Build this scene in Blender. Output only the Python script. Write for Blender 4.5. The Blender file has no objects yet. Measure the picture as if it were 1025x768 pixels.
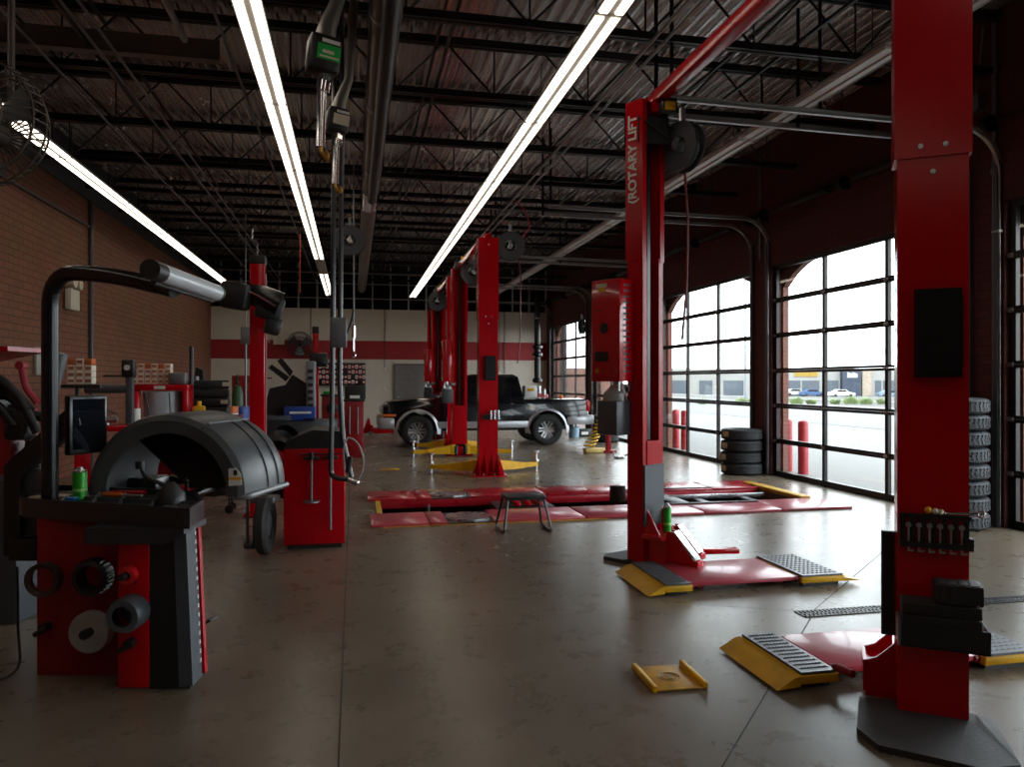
import bpy, bmesh, math, random
from mathutils import Vector, Matrix, Euler
R = math.radians
random.seed(7)
C = bpy.context.scene.collection
F, U0, V0, H = 750.0, 512.5, 382.0, 1.55
TH = math.atan(158.5 / 750); CT, ST = math.cos(TH), math.sin(TH)
XL, XR, YB, YF, ZD = -4.55, 6.74, 25.9, -5.0, 5.5      # left wall, right wall, back wall, wall behind, deck

def atD(u, v, D):
    a = (u - U0) / F * D
    return Vector((a * CT + D * ST, -a * ST + D * CT, H - (v - V0) / F * D))
def atY(u, v, Y):
    t = (u - U0) / F
    return atD(u, v, Y / (CT - t * ST))
def atX(u, v, X):
    t = (u - U0) / F
    return atD(u, v, X / (t * CT + ST))
def fl(u, v, h=0.0):
    return atD(u, v, F * (H - h) / (v - V0))

# ------------------------------------------------------------------ materials
MATS = {}
def srgb(c):
    return tuple(((x / 255) / 12.92 if x / 255 <= 0.04045 else ((x / 255 + 0.055) / 1.055) ** 2.4) for x in c) + (1,)
def nodes(name):
    m = bpy.data.materials.new(name); m.use_nodes = True
    nt = m.node_tree
    return m, nt, nt.nodes['Principled BSDF']
def mat(name, col, rough=0.5, metal=0.0, var=0.12, scale=6.0, bump=0.0, coat=0.0, spec=0.5):
    if name in MATS: return MATS[name]
    m, nt, b = nodes(name)
    tc = nt.nodes.new('ShaderNodeTexCoord')
    n = nt.nodes.new('ShaderNodeTexNoise'); n.inputs['Scale'].default_value = scale; n.inputs['Detail'].default_value = 5
    nt.links.new(tc.outputs['Object'], n.inputs['Vector'])
    r = nt.nodes.new('ShaderNodeValToRGB')
    c = srgb(col)
    r.color_ramp.elements[0].position = .3; r.color_ramp.elements[1].position = .7
    r.color_ramp.elements[0].color = tuple(x * (1 - var) for x in c[:3]) + (1,)
    r.color_ramp.elements[1].color = tuple(min(1, x * (1 + var)) for x in c[:3]) + (1,)
    nt.links.new(n.outputs['Fac'], r.inputs['Fac']); nt.links.new(r.outputs['Color'], b.inputs['Base Color'])
    mr = nt.nodes.new('ShaderNodeMapRange'); mr.inputs['To Min'].default_value = max(.02, rough * .85); mr.inputs['To Max'].default_value = min(1, rough * 1.15)
    nt.links.new(n.outputs['Fac'], mr.inputs['Value']); nt.links.new(mr.outputs['Result'], b.inputs['Roughness'])
    b.inputs['Metallic'].default_value = metal
    b.inputs['Specular IOR Level'].default_value = spec
    b.inputs['Coat Weight'].default_value = coat
    if bump:
        n2 = nt.nodes.new('ShaderNodeTexNoise'); n2.inputs['Scale'].default_value = scale * 12
        nt.links.new(tc.outputs['Object'], n2.inputs['Vector'])
        bp = nt.nodes.new('ShaderNodeBump'); bp.inputs['Strength'].default_value = bump; bp.inputs['Distance'].default_value = .01
        nt.links.new(n2.outputs['Fac'], bp.inputs['Height']); nt.links.new(bp.outputs['Normal'], b.inputs['Normal'])
    MATS[name] = m
    return m
def emis(name, col, strength):
    m, nt, b = nodes(name)
    b.inputs['Base Color'].default_value = (.8, .8, .8, 1)
    b.inputs['Emission Color'].default_value = srgb(col); b.inputs['Emission Strength'].default_value = strength
    MATS[name] = m; return m
def glass(name, tint=(.95, .97, .96), gloss=.08, rough=.02):
    m = bpy.data.materials.new(name); m.use_nodes = True; nt = m.node_tree; nt.nodes.clear()
    o = nt.nodes.new('ShaderNodeOutputMaterial'); t = nt.nodes.new('ShaderNodeBsdfTransparent'); t.inputs[0].default_value = tint + (1,)
    g = nt.nodes.new('ShaderNodeBsdfGlossy'); g.inputs['Roughness'].default_value = rough
    lw_ = nt.nodes.new('ShaderNodeLayerWeight'); pw = nt.nodes.new('ShaderNodeMath'); pw.operation = 'POWER'; pw.inputs[1].default_value = 5
    fr = nt.nodes.new('ShaderNodeMath'); fr.operation = 'MULTIPLY_ADD'; fr.inputs[1].default_value = .9; fr.inputs[2].default_value = .03
    nt.links.new(lw_.outputs['Facing'], pw.inputs[0]); nt.links.new(pw.outputs[0], fr.inputs[0])
    mx = nt.nodes.new('ShaderNodeMixShader')
    nt.links.new(fr.outputs[0], mx.inputs[0]); nt.links.new(t.outputs[0], mx.inputs[1]); nt.links.new(g.outputs[0], mx.inputs[2])
    nt.links.new(mx.outputs[0], o.inputs[0]); MATS[name] = m; return m
def brick(name, c1, c2, mortar, bw=.305, bh=.102, axis='X', mort=.006):
    """axis: the wall's normal"""
    m, nt, b = nodes(name)
    tc = nt.nodes.new('ShaderNodeTexCoord'); sp = nt.nodes.new('ShaderNodeSeparateXYZ'); cb = nt.nodes.new('ShaderNodeCombineXYZ')
    nt.links.new(tc.outputs['Object'], sp.inputs[0])
    nt.links.new(sp.outputs['Y' if axis == 'X' else 'X'], cb.inputs['X']); nt.links.new(sp.outputs['Z'], cb.inputs['Y'])
    bt = nt.nodes.new('ShaderNodeTexBrick'); nt.links.new(cb.outputs[0], bt.inputs['Vector'])
    bt.inputs['Color1'].default_value = srgb(c1); bt.inputs['Color2'].default_value = srgb(c2); bt.inputs['Mortar'].default_value = srgb(mortar)
    bt.inputs['Scale'].default_value = 1; bt.inputs['Brick Width'].default_value = bw; bt.inputs['Row Height'].default_value = bh
    bt.inputs['Mortar Size'].default_value = mort; bt.inputs['Mortar Smooth'].default_value = .2; bt.inputs['Bias'].default_value = -.2
    nz = nt.nodes.new('ShaderNodeTexNoise'); nz.inputs['Scale'].default_value = 1.3; nt.links.new(tc.outputs['Object'], nz.inputs['Vector'])
    mx = nt.nodes.new('ShaderNodeMix'); mx.data_type = 'RGBA'; mx.blend_type = 'MULTIPLY'; mx.inputs[0].default_value = .35
    nt.links.new(bt.outputs['Color'], mx.inputs[6]); nt.links.new(nz.outputs['Color'], mx.inputs[7])
    nt.links.new(mx.outputs[2], b.inputs['Base Color']); b.inputs['Roughness'].default_value = .75
    bp = nt.nodes.new('ShaderNodeBump'); bp.invert = True; bp.inputs['Strength'].default_value = .7; bp.inputs['Distance'].default_value = .008
    nt.links.new(bt.outputs['Fac'], bp.inputs['Height']); nt.links.new(bp.outputs['Normal'], b.inputs['Normal'])
    MATS[name] = m; return m

RED = mat('lift_red', (180, 2, 18), .2, 0, .06, 3, spec=.35)
REDG = mat('gloss_red', (186, 4, 20), .16, 0, .05, 3, coat=.6)
RED2 = mat('machine_red', (140, 10, 20), .38, 0, .1, 4)
REDP = mat('plate_red_sheen', (182, 70, 84), .3, 0, .06, 4, coat=.2)  # plate red paled towards pink: bright reflection mixed into the base colour
YEL = mat('yellow_paint', (226, 172, 18), .42, 0, .15, 8)
YELD = mat('worn_yellow', (196, 146, 40), .5, 0, .3, 12)
BLK = mat('black_plastic', (26, 26, 28), .42, 0, .15, 8)
BLKS = mat('black_satin', (20, 20, 23), .25, 0, .1, 5)
RUB = mat('rubber', (34, 34, 35), .7, 0, .2, 20, bump=.2)
RUBG = mat('tread_rubber', (54, 56, 60), .55, 0, .2, 15, bump=.3)
GRY = mat('grey_metal', (120, 122, 126), .4, .6, .1, 8)
DGR = mat('dark_grey', (74, 78, 84), .4, .1, .1, 6)
STL = mat('steel', (185, 187, 190), .28, .9, .08, 10)
GAL = mat('galvanised_steel', (165, 165, 165), .35, .85, .15, 7)
CHR = mat('chrome', (225, 225, 228), .12, 1, .03, 3)
WHT = mat('white_paint', (222, 222, 218), .5, 0, .05, 5)
CRM = mat('cream_plastic', (214, 204, 184), .5, 0, .05, 5)
BRS = mat('brass', (200, 150, 60), .3, .9, .1, 9)
BLU = mat('blue_plastic', (28, 62, 140), .4, 0, .1, 8)
GRN = mat('green_can', (46, 160, 44), .35, .2, .05, 8)
ORG = mat('orange_plastic', (220, 110, 30), .45, 0, .1, 8)
JST = mat('joist_black', (40, 39, 40), .36, .4, .15, 4)
FRM = mat('door_frame_bronze', (34, 29, 27), .4, .3, .1, 6)
DUCT = mat('duct_brown', (98, 84, 72), .3, .5, .15, 6)
CREAM = mat('cream_wall_paint', (206, 196, 180), .7, 0, .04, 2)
STRIPE = mat('red_stripe_paint', (150, 22, 26), .6, 0, .05, 2)
BLKVOID = mat('dark_plenum', (22, 22, 24), .9, 0, .1, 2)
BRKL = brick('brick_left', (144, 90, 64), (132, 82, 58), (80, 52, 40))
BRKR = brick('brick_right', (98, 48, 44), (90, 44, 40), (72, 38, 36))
BRKO = brick('brick_facade', (134, 86, 72), (124, 78, 64), (128, 106, 94), .203, .067)
BRKOY = brick('brick_facade_side', (124, 78, 66), (114, 70, 60), (118, 98, 88), .203, .067, axis='Y')
GLS = glass('door_glass')
LENS = emis('lamp_lens', (255, 240, 220), 3.2)

def floor_mat():
    m, nt, b = nodes('polished_concrete'); L = nt.links.new
    tc = nt.nodes.new('ShaderNodeTexCoord')
    n1 = nt.nodes.new('ShaderNodeTexNoise'); n1.inputs['Scale'].default_value = .55; n1.inputs['Detail'].default_value = 8; n1.inputs['Roughness'].default_value = .6
    n2 = nt.nodes.new('ShaderNodeTexNoise'); n2.inputs['Scale'].default_value = 4; n2.inputs['Detail'].default_value = 8; n2.inputs['Roughness'].default_value = .7
    n3 = nt.nodes.new('ShaderNodeTexNoise'); n3.inputs['Scale'].default_value = 60; n3.inputs['Detail'].default_value = 3
    for n in (n1, n2, n3): L(tc.outputs['Object'], n.inputs['Vector'])
    r1 = nt.nodes.new('ShaderNodeValToRGB'); r1.color_ramp.elements[0].position = .3; r1.color_ramp.elements[1].position = .72
    r1.color_ramp.elements[0].color = srgb((92, 80, 66)); r1.color_ramp.elements[1].color = srgb((136, 123, 107))
    r2 = nt.nodes.new('ShaderNodeValToRGB'); r2.color_ramp.elements[0].position = .2; r2.color_ramp.elements[1].position = .85
    r2.color_ramp.elements[0].color = (.72, .70, .67, 1); r2.color_ramp.elements[1].color = (1, 1, 1, 1)
    L(n1.outputs['Fac'], r1.inputs['Fac']); L(n2.outputs['Fac'], r2.inputs['Fac'])
    mx = nt.nodes.new('ShaderNodeMix'); mx.data_type = 'RGBA'; mx.blend_type = 'MULTIPLY'; mx.inputs[0].default_value = .45
    L(r1.outputs['Color'], mx.inputs[6]); L(r2.outputs['Color'], mx.inputs[7]); L(mx.outputs[2], b.inputs['Base Color'])
    mr = nt.nodes.new('ShaderNodeMapRange'); mr.inputs['From Min'].default_value = .2; mr.inputs['From Max'].default_value = .8
    mr.inputs['To Min'].default_value = .24; mr.inputs['To Max'].default_value = .33
    L(n2.outputs['Fac'], mr.inputs['Value']); L(mr.outputs['Result'], b.inputs['Roughness'])
    b.inputs['Specular IOR Level'].default_value = .42
    ad = nt.nodes.new('ShaderNodeMath'); ad.operation = 'ADD'; L(n2.outputs['Fac'], ad.inputs[0]); L(n3.outputs['Fac'], ad.inputs[1])
    bp = nt.nodes.new('ShaderNodeBump'); bp.inputs['Strength'].default_value = .003; bp.inputs['Distance'].default_value = .001
    L(ad.outputs[0], bp.inputs['Height']); L(bp.outputs['Normal'], b.inputs['Normal'])
    return m
CONC = floor_mat()
DECK = mat('deck_metal', (232, 228, 226), .26, .85, .06, 3)
def asphalt(name, c, s=20):
    return mat(name, c, .9, 0, .08, s)
LOT = asphalt('pale_lot', (104, 103, 100))
ROAD = asphalt('road', (92, 92, 92))

# ------------------------------------------------------------------ mesh builder
class MB:
    def __init__(s): s.v = []; s.f = []; s.m = []; s.s = []; s.M = Matrix.Identity(4); s.mi = 0
    def at(s, loc=(0, 0, 0), rot=(0, 0, 0)):
        s.M = Matrix.Translation(Vector(loc)) @ Euler([R(a) for a in rot]).to_matrix().to_4x4(); return s
    def add(s, vs, fs, smooth=False):
        o = len(s.v)
        s.v += [tuple(s.M @ Vector(p)) for p in vs]
        for f in fs: s.f.append(tuple(i + o for i in f)); s.m.append(s.mi); s.s.append(smooth)
        return s
    def box(s, x0, x1, y0, y1, z0, z1, bev=0.0):
        if x0 > x1: x0, x1 = x1, x0
        if y0 > y1: y0, y1 = y1, y0
        if z0 > z1: z0, z1 = z1, z0
        if not bev:
            vs = [(x0, y0, z0), (x1, y0, z0), (x1, y1, z0), (x0, y1, z0), (x0, y0, z1), (x1, y0, z1), (x1, y1, z1), (x0, y1, z1)]
            return s.add(vs, [(0, 3, 2, 1), (4, 5, 6, 7), (0, 1, 5, 4), (1, 2, 6, 5), (2, 3, 7, 6), (3, 0, 4, 7)])
        bm = bmesh.new(); bmesh.ops.create_cube(bm, size=1)
        for v in bm.verts: v.co = Vector((x0 + (v.co.x + .5) * (x1 - x0), y0 + (v.co.y + .5) * (y1 - y0), z0 + (v.co.z + .5) * (z1 - z0)))
        b = min(bev, .45 * min(x1 - x0, y1 - y0, z1 - z0))
        bmesh.ops.bevel(bm, geom=bm.edges[:], offset=b, segments=2, affect='EDGES', profile=.5)
        bm.verts.index_update()
        s.add([v.co[:] for v in bm.verts], [tuple(v.index for v in f.verts) for f in bm.faces], True); bm.free(); return s
    def cb(s, c, d, bev=0.0):
        return s.box(c[0] - d[0] / 2, c[0] + d[0] / 2, c[1] - d[1] / 2, c[1] + d[1] / 2, c[2] - d[2] / 2, c[2] + d[2] / 2, bev)
    def cyl(s, p, q, r, r2=None, n=16, caps=True, smooth=True):
        p, q = Vector(p), Vector(q); r2 = r if r2 is None else r2
        d = (q - p).normalized(); a = d.orthogonal().normalized(); b = d.cross(a)
        vs = []
        for c, rr in ((p, r), (q, r2)):
            for i in range(n):
                t = 2 * math.pi * i / n; vs.append(tuple(c + a * math.cos(t) * rr + b * math.sin(t) * rr))
        s.add(vs, [(i, (i + 1) % n, n + (i + 1) % n, n + i) for i in range(n)], smooth)
        if caps:
            s.add(vs, [tuple(reversed(range(n))), tuple(range(n, 2 * n))])
        return s
    def tube(s, pts, r, n=10, round_=0, caps=True):
        P = [Vector(p) for p in pts]
        if round_:
            Q = [P[0]]
            for i in range(1, len(P) - 1):
                a, b, c = P[i - 1], P[i], P[i + 1]
                da, dc = (a - b), (c - b); k = min(round_, da.length * .49, dc.length * .49)
                A, Cc = b + da.normalized() * k, b + dc.normalized() * k
                for j in range(9):
                    t = j / 8; Q.append(A * (1 - t) ** 2 + b * 2 * t * (1 - t) + Cc * t * t)
            Q.append(P[-1]); P = Q
        vs = []; N = len(P); d0 = (P[1] - P[0]).normalized(); a = d0.orthogonal().normalized()
        rr = r if isinstance(r, (list, tuple)) else [r] * N
        for i in range(N):
            d = (P[min(i + 1, N - 1)] - P[max(i - 1, 0)]).normalized()
            a = (a - d * a.dot(d)).normalized(); b = d.cross(a)
            for k in range(n):
                t = 2 * math.pi * k / n; vs.append(tuple(P[i] + a * math.cos(t) * rr[i] + b * math.sin(t) * rr[i]))
        fs = [(i * n + k, i * n + (k + 1) % n, (i + 1) * n + (k + 1) % n, (i + 1) * n + k) for i in range(N - 1) for k in range(n)]
        s.add(vs, fs, True)
        if caps: s.add(vs, [tuple(reversed(range(n))), tuple(range((N - 1) * n, N * n))])
        return s
    def lathe(s, prof, o=(0, 0, 0), ax=(0, 0, 1), n=24, smooth=True, closed=False):
        d = Vector(ax).normalized(); a = d.orthogonal().normalized(); b = d.cross(a); o = Vector(o); vs = []
        for r, h in prof:
            for i in range(n):
                t = 2 * math.pi * i / n; vs.append(tuple(o + d * h + (a * math.cos(t) + b * math.sin(t)) * max(r, 1e-4)))
        m = len(prof); rng = range(m if closed else m - 1)
        s.add(vs, [(j * n + i, j * n + (i + 1) % n, ((j + 1) % m) * n + (i + 1) % n, ((j + 1) % m) * n + i) for j in rng for i in range(n)], smooth)
        return s
    def prism(s, poly, h0, h1, plane='XY', smooth=False):
        """poly 2d; plane XY -> extrude z; XZ -> extrude y; YZ -> extrude x"""
        f3 = {'XY': lambda p, h: (p[0], p[1], h), 'XZ': lambda p, h: (p[0], h, p[1]), 'YZ': lambda p, h: (h, p[0], p[1])}[plane]
        n = len(poly); vs = [f3(p, h0) for p in poly] + [f3(p, h1) for p in poly]
        s.add(vs, [tuple(range(n)), tuple(reversed(range(n, 2 * n)))])
        s.add(vs, [(i, n + i, n + (i + 1) % n, (i + 1) % n) for i in range(n)], smooth); return s
    def sphere(s, c, r, n=12, sz=1.0):
        prof = [(r * math.sin(math.pi * i / n), -r * sz * math.cos(math.pi * i / n)) for i in range(n + 1)]
        return s.lathe(prof, c, (0, 0, 1), n * 2)
    def torus(s, c, ax, Rr, r, n=24, k=8):
        prof = [(Rr + r * math.cos(2 * math.pi * i / k), r * math.sin(2 * math.pi * i / k)) for i in range(k)]
        return s.lathe(prof, c, ax, n, closed=True)
    def build(s, name, m, parent=None, loc=(0, 0, 0), rz=0.0, rot=None):
        me = bpy.data.meshes.new(name); me.from_pydata(s.v, [], s.f)
        for x in (m if isinstance(m, (list, tuple)) else [m]): me.materials.append(x)
        me.polygons.foreach_set('material_index', s.m); me.polygons.foreach_set('use_smooth', s.s)
        bm = bmesh.new(); bm.from_mesh(me)
        bmesh.ops.remove_doubles(bm, verts=bm.verts, dist=1e-5)
        bmesh.ops.recalc_face_normals(bm, faces=bm.faces); bm.to_mesh(me); bm.free()
        try: me.set_sharp_from_angle(angle=R(38))
        except Exception: pass
        o = bpy.data.objects.new(name, me); C.objects.link(o); o.parent = parent
        o.location = loc
        o.rotation_euler = rot if rot else (0, 0, R(rz))
        return o

def meta(o, label, cat, group=None):
    o['label'] = label; o['category'] = cat
    if group: o['group'] = group
    return o
def thing(name, label, cat, loc=(0, 0, 0), rz=0.0, group=None):
    o = bpy.data.objects.new(name, None); C.objects.link(o); o.empty_display_size = .1
    o.location = loc; o.rotation_euler = (0, 0, R(rz)); return meta(o, label, cat, group)
def solo(name, label, cat, mb, m, loc=(0, 0, 0), rz=0.0, group=None):
    return meta(mb.build(name, m, None, loc, rz), label, cat, group)
def struct(name, mb, m, parent=None, loc=(0, 0, 0)):
    o = mb.build(name, m, parent, loc)
    if parent is None: o['kind'] = 'structure'
    return o
def kids(o): return [c for c in bpy.data.objects if c.parent == o]
def dup(root, loc, rz=None, label=None, group=None):
    def cp(o, p):
        c = o.copy(); C.objects.link(c); c.parent = p
        for k in TREE.get(o.name, []): cp(k, c)
        return c
    if root.name not in TREE:
        for o in list(bpy.data.objects):
            if o.parent: TREE.setdefault(o.parent.name, [])
            if o.parent and o not in TREE[o.parent.name]: TREE[o.parent.name].append(o)
        TREE.setdefault(root.name, [])
    c = cp(root, None); c.location = loc
    if rz is not None: c.rotation_euler = (0, 0, R(rz))
    if label: c['label'] = label
    if group: c['group'] = group
    return c
TREE = {}
def text(name, s, size, m, parent, loc, rot, extr=.002, align='CENTER', off=0.0):
    cu = bpy.data.curves.new(name, 'FONT'); cu.body = s; cu.size = size; cu.extrude = extr; cu.offset = off; cu.align_x = align; cu.align_y = 'CENTER'
    t = bpy.data.objects.new(name + '_tmp', cu); C.objects.link(t)
    dg = bpy.context.evaluated_depsgraph_get(); me = bpy.data.meshes.new_from_object(t.evaluated_get(dg))
    bpy.data.objects.remove(t); me.materials.clear(); me.materials.append(m)
    o = bpy.data.objects.new(name, me); C.objects.link(o); o.parent = parent; o.location = loc
    o.rotation_euler = rot if not isinstance(rot, Matrix) else rot.to_euler(); return o
def facing(n, up=(0, 0, 1)):
    """rotation whose local Z is the normal n and local Y is up"""
    z = Vector(n).normalized(); x = Vector(up).cross(z).normalized(); y = z.cross(x)
    return Matrix((x, y, z)).transposed()
# ================================================================== the room
PX0, PX1, PY0, PY1 = .3, 5.72, 8.2, 10.5        # pit of the alignment rack
f = MB()
for (a, b, c, d) in ((XL, PX0, YF, YB), (PX1, XR + .2, YF, YB), (PX0, PX1, YF, PY0), (PX0, PX1, PY1, YB)):
    f.box(a, b, c, d, -.2, 0)
struct('floor', f, CONC)
p = MB(); t = .05
p.box(PX0, PX1, PY0, PY1, -.62, -.56); p.box(PX0 - t, PX0, PY0, PY1, -.6, -.201); p.box(PX1, PX1 + t, PY0, PY1, -.6, -.201)
p.box(PX0, PX1, PY0 - t, PY0, -.6, -.201); p.box(PX0, PX1, PY1, PY1 + t, -.6, -.201)
struct('trim_1', p, mat('pit_concrete', (58, 56, 54), .8))
# saw-cut joints in the slab
j = MB()
def joint(a, b, w=.007):
    a, b = Vector((a[0], a[1], 0)), Vector((b[0], b[1], 0)); d = (b - a).normalized(); n = Vector((-d.y, d.x, 0)) * w / 2
    j.add([tuple(a - n + Vector((0, 0, .0008))), tuple(b - n + Vector((0, 0, .0008))), tuple(b + n + Vector((0, 0, .0008))), tuple(a + n + Vector((0, 0, .0008)))], [(0, 1, 2, 3)])
joint((-.06, YF), (-.06, YB)); joint((-.06, 7.3), (XL, 7.3), .004)
joint((2.95, 4.42), (.2, 1.4)); joint((2.3, 4.85), (2.93, 4.55), .005); joint((3.0, 4.5), (6.6, 7.6), .006)
joint((.35, 12.9), (XR, 12.9), .004); joint((-.06, 18.0), (XR, 18.0), .004)
struct('trim_2', j, mat('joint_dark', (24, 21, 19), .9))
w = MB(); w.box(XL - .3, XL, YF, YB, -.2, 4.75); struct('wall_left', w, BRKL)
w = MB(); w.box(XL - .3, XL - .05, YF, YB, 4.75, ZD + .2); w.box(XL - .3, XL + .04, YF, YB, 4.72, 4.78); struct('trim_3', w, mat('soffit_grey', (58, 58, 60), .6))
# back wall: cream, red stripe, cream, dark framing above
w = MB()
w.mi = 0; w.box(XL, XR, YB, YB + .2, -.2, 2.30); w.mi = 1; w.box(XL, XR, YB, YB + .2, 2.30, 2.93); w.mi = 0; w.box(XL, XR, YB, YB + .2, 2.93, 4.0)
struct('wall_back', w, [CREAM, STRIPE])
w = MB(); w.box(XL - .3, XR + .8, YB + 2.6, YB + 2.8, -.2, ZD + .4); w.box(XL - .5, XL - .3, YB, YB + 2.8, 3.5, ZD + .4); w.box(XR + .2, XR + .8, YB + .2, YB + 2.8, 0, ZD + .4)
w.box(XL - .3, XR + .6, YB + .2, YB + 2.8, 3.9, 3.98)
struct('trim_4', w, BLKVOID)
st = MB()
x = XL + .3
while x < XR: st.box(x - .025, x + .025, YB + .06, YB + .16, 4.0, ZD); x += .61
for z in (4.35, 4.85, 5.2): st.box(XL, XR, YB + .07, YB + .13, z, z + .03)
struct('trim_5', st, mat('stud_steel', (190, 188, 182), .45, .3))
w = MB(); w.box(XL - .3, XR + .6, YF - .2, YF, -.2, ZD + .2); struct('wall_front', w, BRKR)
# deck: fluted metal, flutes run down the room
d = MB(); x = XL - .3; prof = []
while x < XR + .7:
    prof += [(x, ZD), (x + .028, ZD), (x + .046, ZD + .055), (x + .078, ZD + .055), (x + .086, ZD + .038), (x + .094, ZD + .055), (x + .126, ZD + .055)]; x += .144
vs = [(a, YF - .2, b) for a, b in prof] + [(a, YB + 2.8, b) for a, b in prof]; n = len(prof)
d.add(vs, [(i, i + 1, n + i + 1, n + i) for i in range(n - 1)])
d.box(XL - .5, XR + .8, YF - .2, YB + 2.9, ZD + .12, ZD + .2)
struct('ceiling', d, DECK)

# right wall with door openings
BAYS = [(21.25, 25.25), (16.55, 20.55), (11.85, 15.85), (7.2, 11.22), (2.7, 6.68), (-2.25, 1.75)]
ZT = 3.46
w = MB(); w.box(XR, XR + .2, YF, YB, ZT, ZD + .1)
edges = [YB] + [e for b in BAYS for e in (b[1], b[0])] + [YF]
for i in range(0, len(edges), 2): w.box(XR, XR + .2, edges[i + 1], edges[i], -.2, ZT)
struct('wall_right', w, BRKR)
# outer leaf with segmental arches
w = MB(); OX0, OX1 = XR + .2, XR + .3
for i in range(0, len(edges), 2):
    w.box(OX0, OX1, edges[i + 1] - .04, edges[i] + .04, -.2, 5.9)
for a, b in BAYS:
    a2, b2 = a + .04, b - .04; m_ = (a2 + b2) / 2; hw = (b2 - a2) / 2; N = 14
    for k in range(N):
        y0 = a2 + (b2 - a2) * k / N; y1 = a2 + (b2 - a2) * (k + 1) / N; ym = (y0 + y1) / 2
        t = abs(ym - m_) / hw; zA = 3.1 + .42 * math.sqrt(max(0, 1 - t ** 2))
        z0_ = 3.1 + .42 * (1 - (abs(y0 - m_) / hw) ** 4); z1_ = 3.1 + .42 * (1 - (abs(y1 - m_) / hw) ** 4)
        w.prism([(y0, z0_), (y1, z1_), (y1, 5.9), (y0, 5.9)], OX0, OX1, 'YZ')
struct('trim_6', w, BRKO)
w = MB(); w.box(XR, XR + .2, edges[-1], edges[0], ZT, ZT + .001)
# baseplates / slab edge
w = MB(); w.box(XR + .2, XR + .76, YF, YB, -.25, -.01); struct('trim_7', w, LOT)

# sectional doors
DT = mat('track_steel', (170, 168, 164), .35, .8, .1, 6)
def door(idx, a, b):
    X = XR + .05
    fr = MB(); W = b - a; cw = W / 3; sh = ZT / 6
    for k in range(6):
        z0, z1 = k * sh + .002, (k + 1) * sh - .002
        lo = .085 if k == 0 else .036; hi = .06 if k == 5 else .036
        fr.box(X, X + .055, a, b, z0, z0 + lo); fr.box(X, X + .055, a, b, z1 - hi, z1)
        for q, wd in ((a, .09), (a + cw - .03, .06), (a + 2 * cw - .03, .06), (b - .09, .09)):
            fr.box(X, X + .05, q, q + wd, z0 + lo, z1 - hi)
    o = struct('door_%d' % idx, fr, FRM)
    g = MB()
    g.box(X + .02, X + .026, a + .05, b - .05, .05, ZT - .03); g.build('glass_pane', GLS, o)
    h = MB()
    for k in range(1, 6):
        for q in (a + .03, a + cw, a + 2 * cw, b - .03):
            h.cb((X - .008, q, k * sh), (.014, .07, .05)); h.cyl((X - .018, q - .035, k * sh), (X - .018, q + .035, k * sh), .008, n=6)
    h.build('hinge', GAL, o)
    for q, sgn in ((a - .04, -1), (b + .04, 1)):
        t = MB(); tx = X - .06
        prof = [(tx, .02), (tx, 3.72)] + [(tx - .48 + .48 * math.cos(R(k * 9)), 3.75 + .48 * math.sin(R(k * 9))) for k in range(1, 11)] + [(2.95, 4.27)]
        def rail(off, thick, y0, y1):
            for i in range(len(prof) - 1):
                p0, p1 = Vector((prof[i][0], 0, prof[i][1])), Vector((prof[i + 1][0], 0, prof[i + 1][1])); dd = (p1 - p0).normalized(); nn = Vector((dd.z, 0, -dd.x))
                vs = []
                for P in (p0, p1):
                    for o_ in (off, off + thick):
                        for yy in (y0, y1): vs.append(tuple(P + nn * o_ + Vector((0, yy, 0))))
                t.add(vs, [(0, 1, 3, 2), (4, 6, 7, 5), (0, 4, 5, 1), (2, 3, 7, 6), (0, 2, 6, 4), (1, 5, 7, 3)])
        rail(-.025, .004, q - .02, q + .02); rail(.025, .004, q - .02, q + .02); rail(-.025, .054, q + sgn * .018, q + sgn * .022)
        t.build('track', DT, o)
        hg = MB(); 
        for hx in (3.0, 4.6): hg.box(hx - .02, hx + .02, q - .003 + sgn * .03, q + .003 + sgn * .03, 4.24, ZD); 
        hg.build('track_hanger', JST, o)
    s = MB(); s.cyl((X - .16, a - .15, 4.3), (X - .16, b + .15, 4.3), .0125, n=8)
    for y0, y1 in ((a + .5, a + 1.7), (b - 1.7, b - .5)): s.cyl((X - .16, y0, 4.3), (X - .16, y1, 4.3), .055, n=14)
    for q in (a - .1, (a + b) / 2, b + .1): s.cb((X - .1, q, 4.3), (.16, .02, .16)); s.cyl((X - .16, q - .04, 4.3), (X - .16, q + .04, 4.3), .09, n=16)
    s.build('torsion_spring', mat('spring_dark', (38, 36, 36), .45, .5), o)
    an = MB()
    for q in (a - .08, b + .08): an.box(XR - .05, XR - .003, q - .035, q + .035, 0, 3.9)
    an.build('jamb_angle', DGR, o)
for i, (a, b) in enumerate(BAYS): door(i + 1, a, b)

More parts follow.
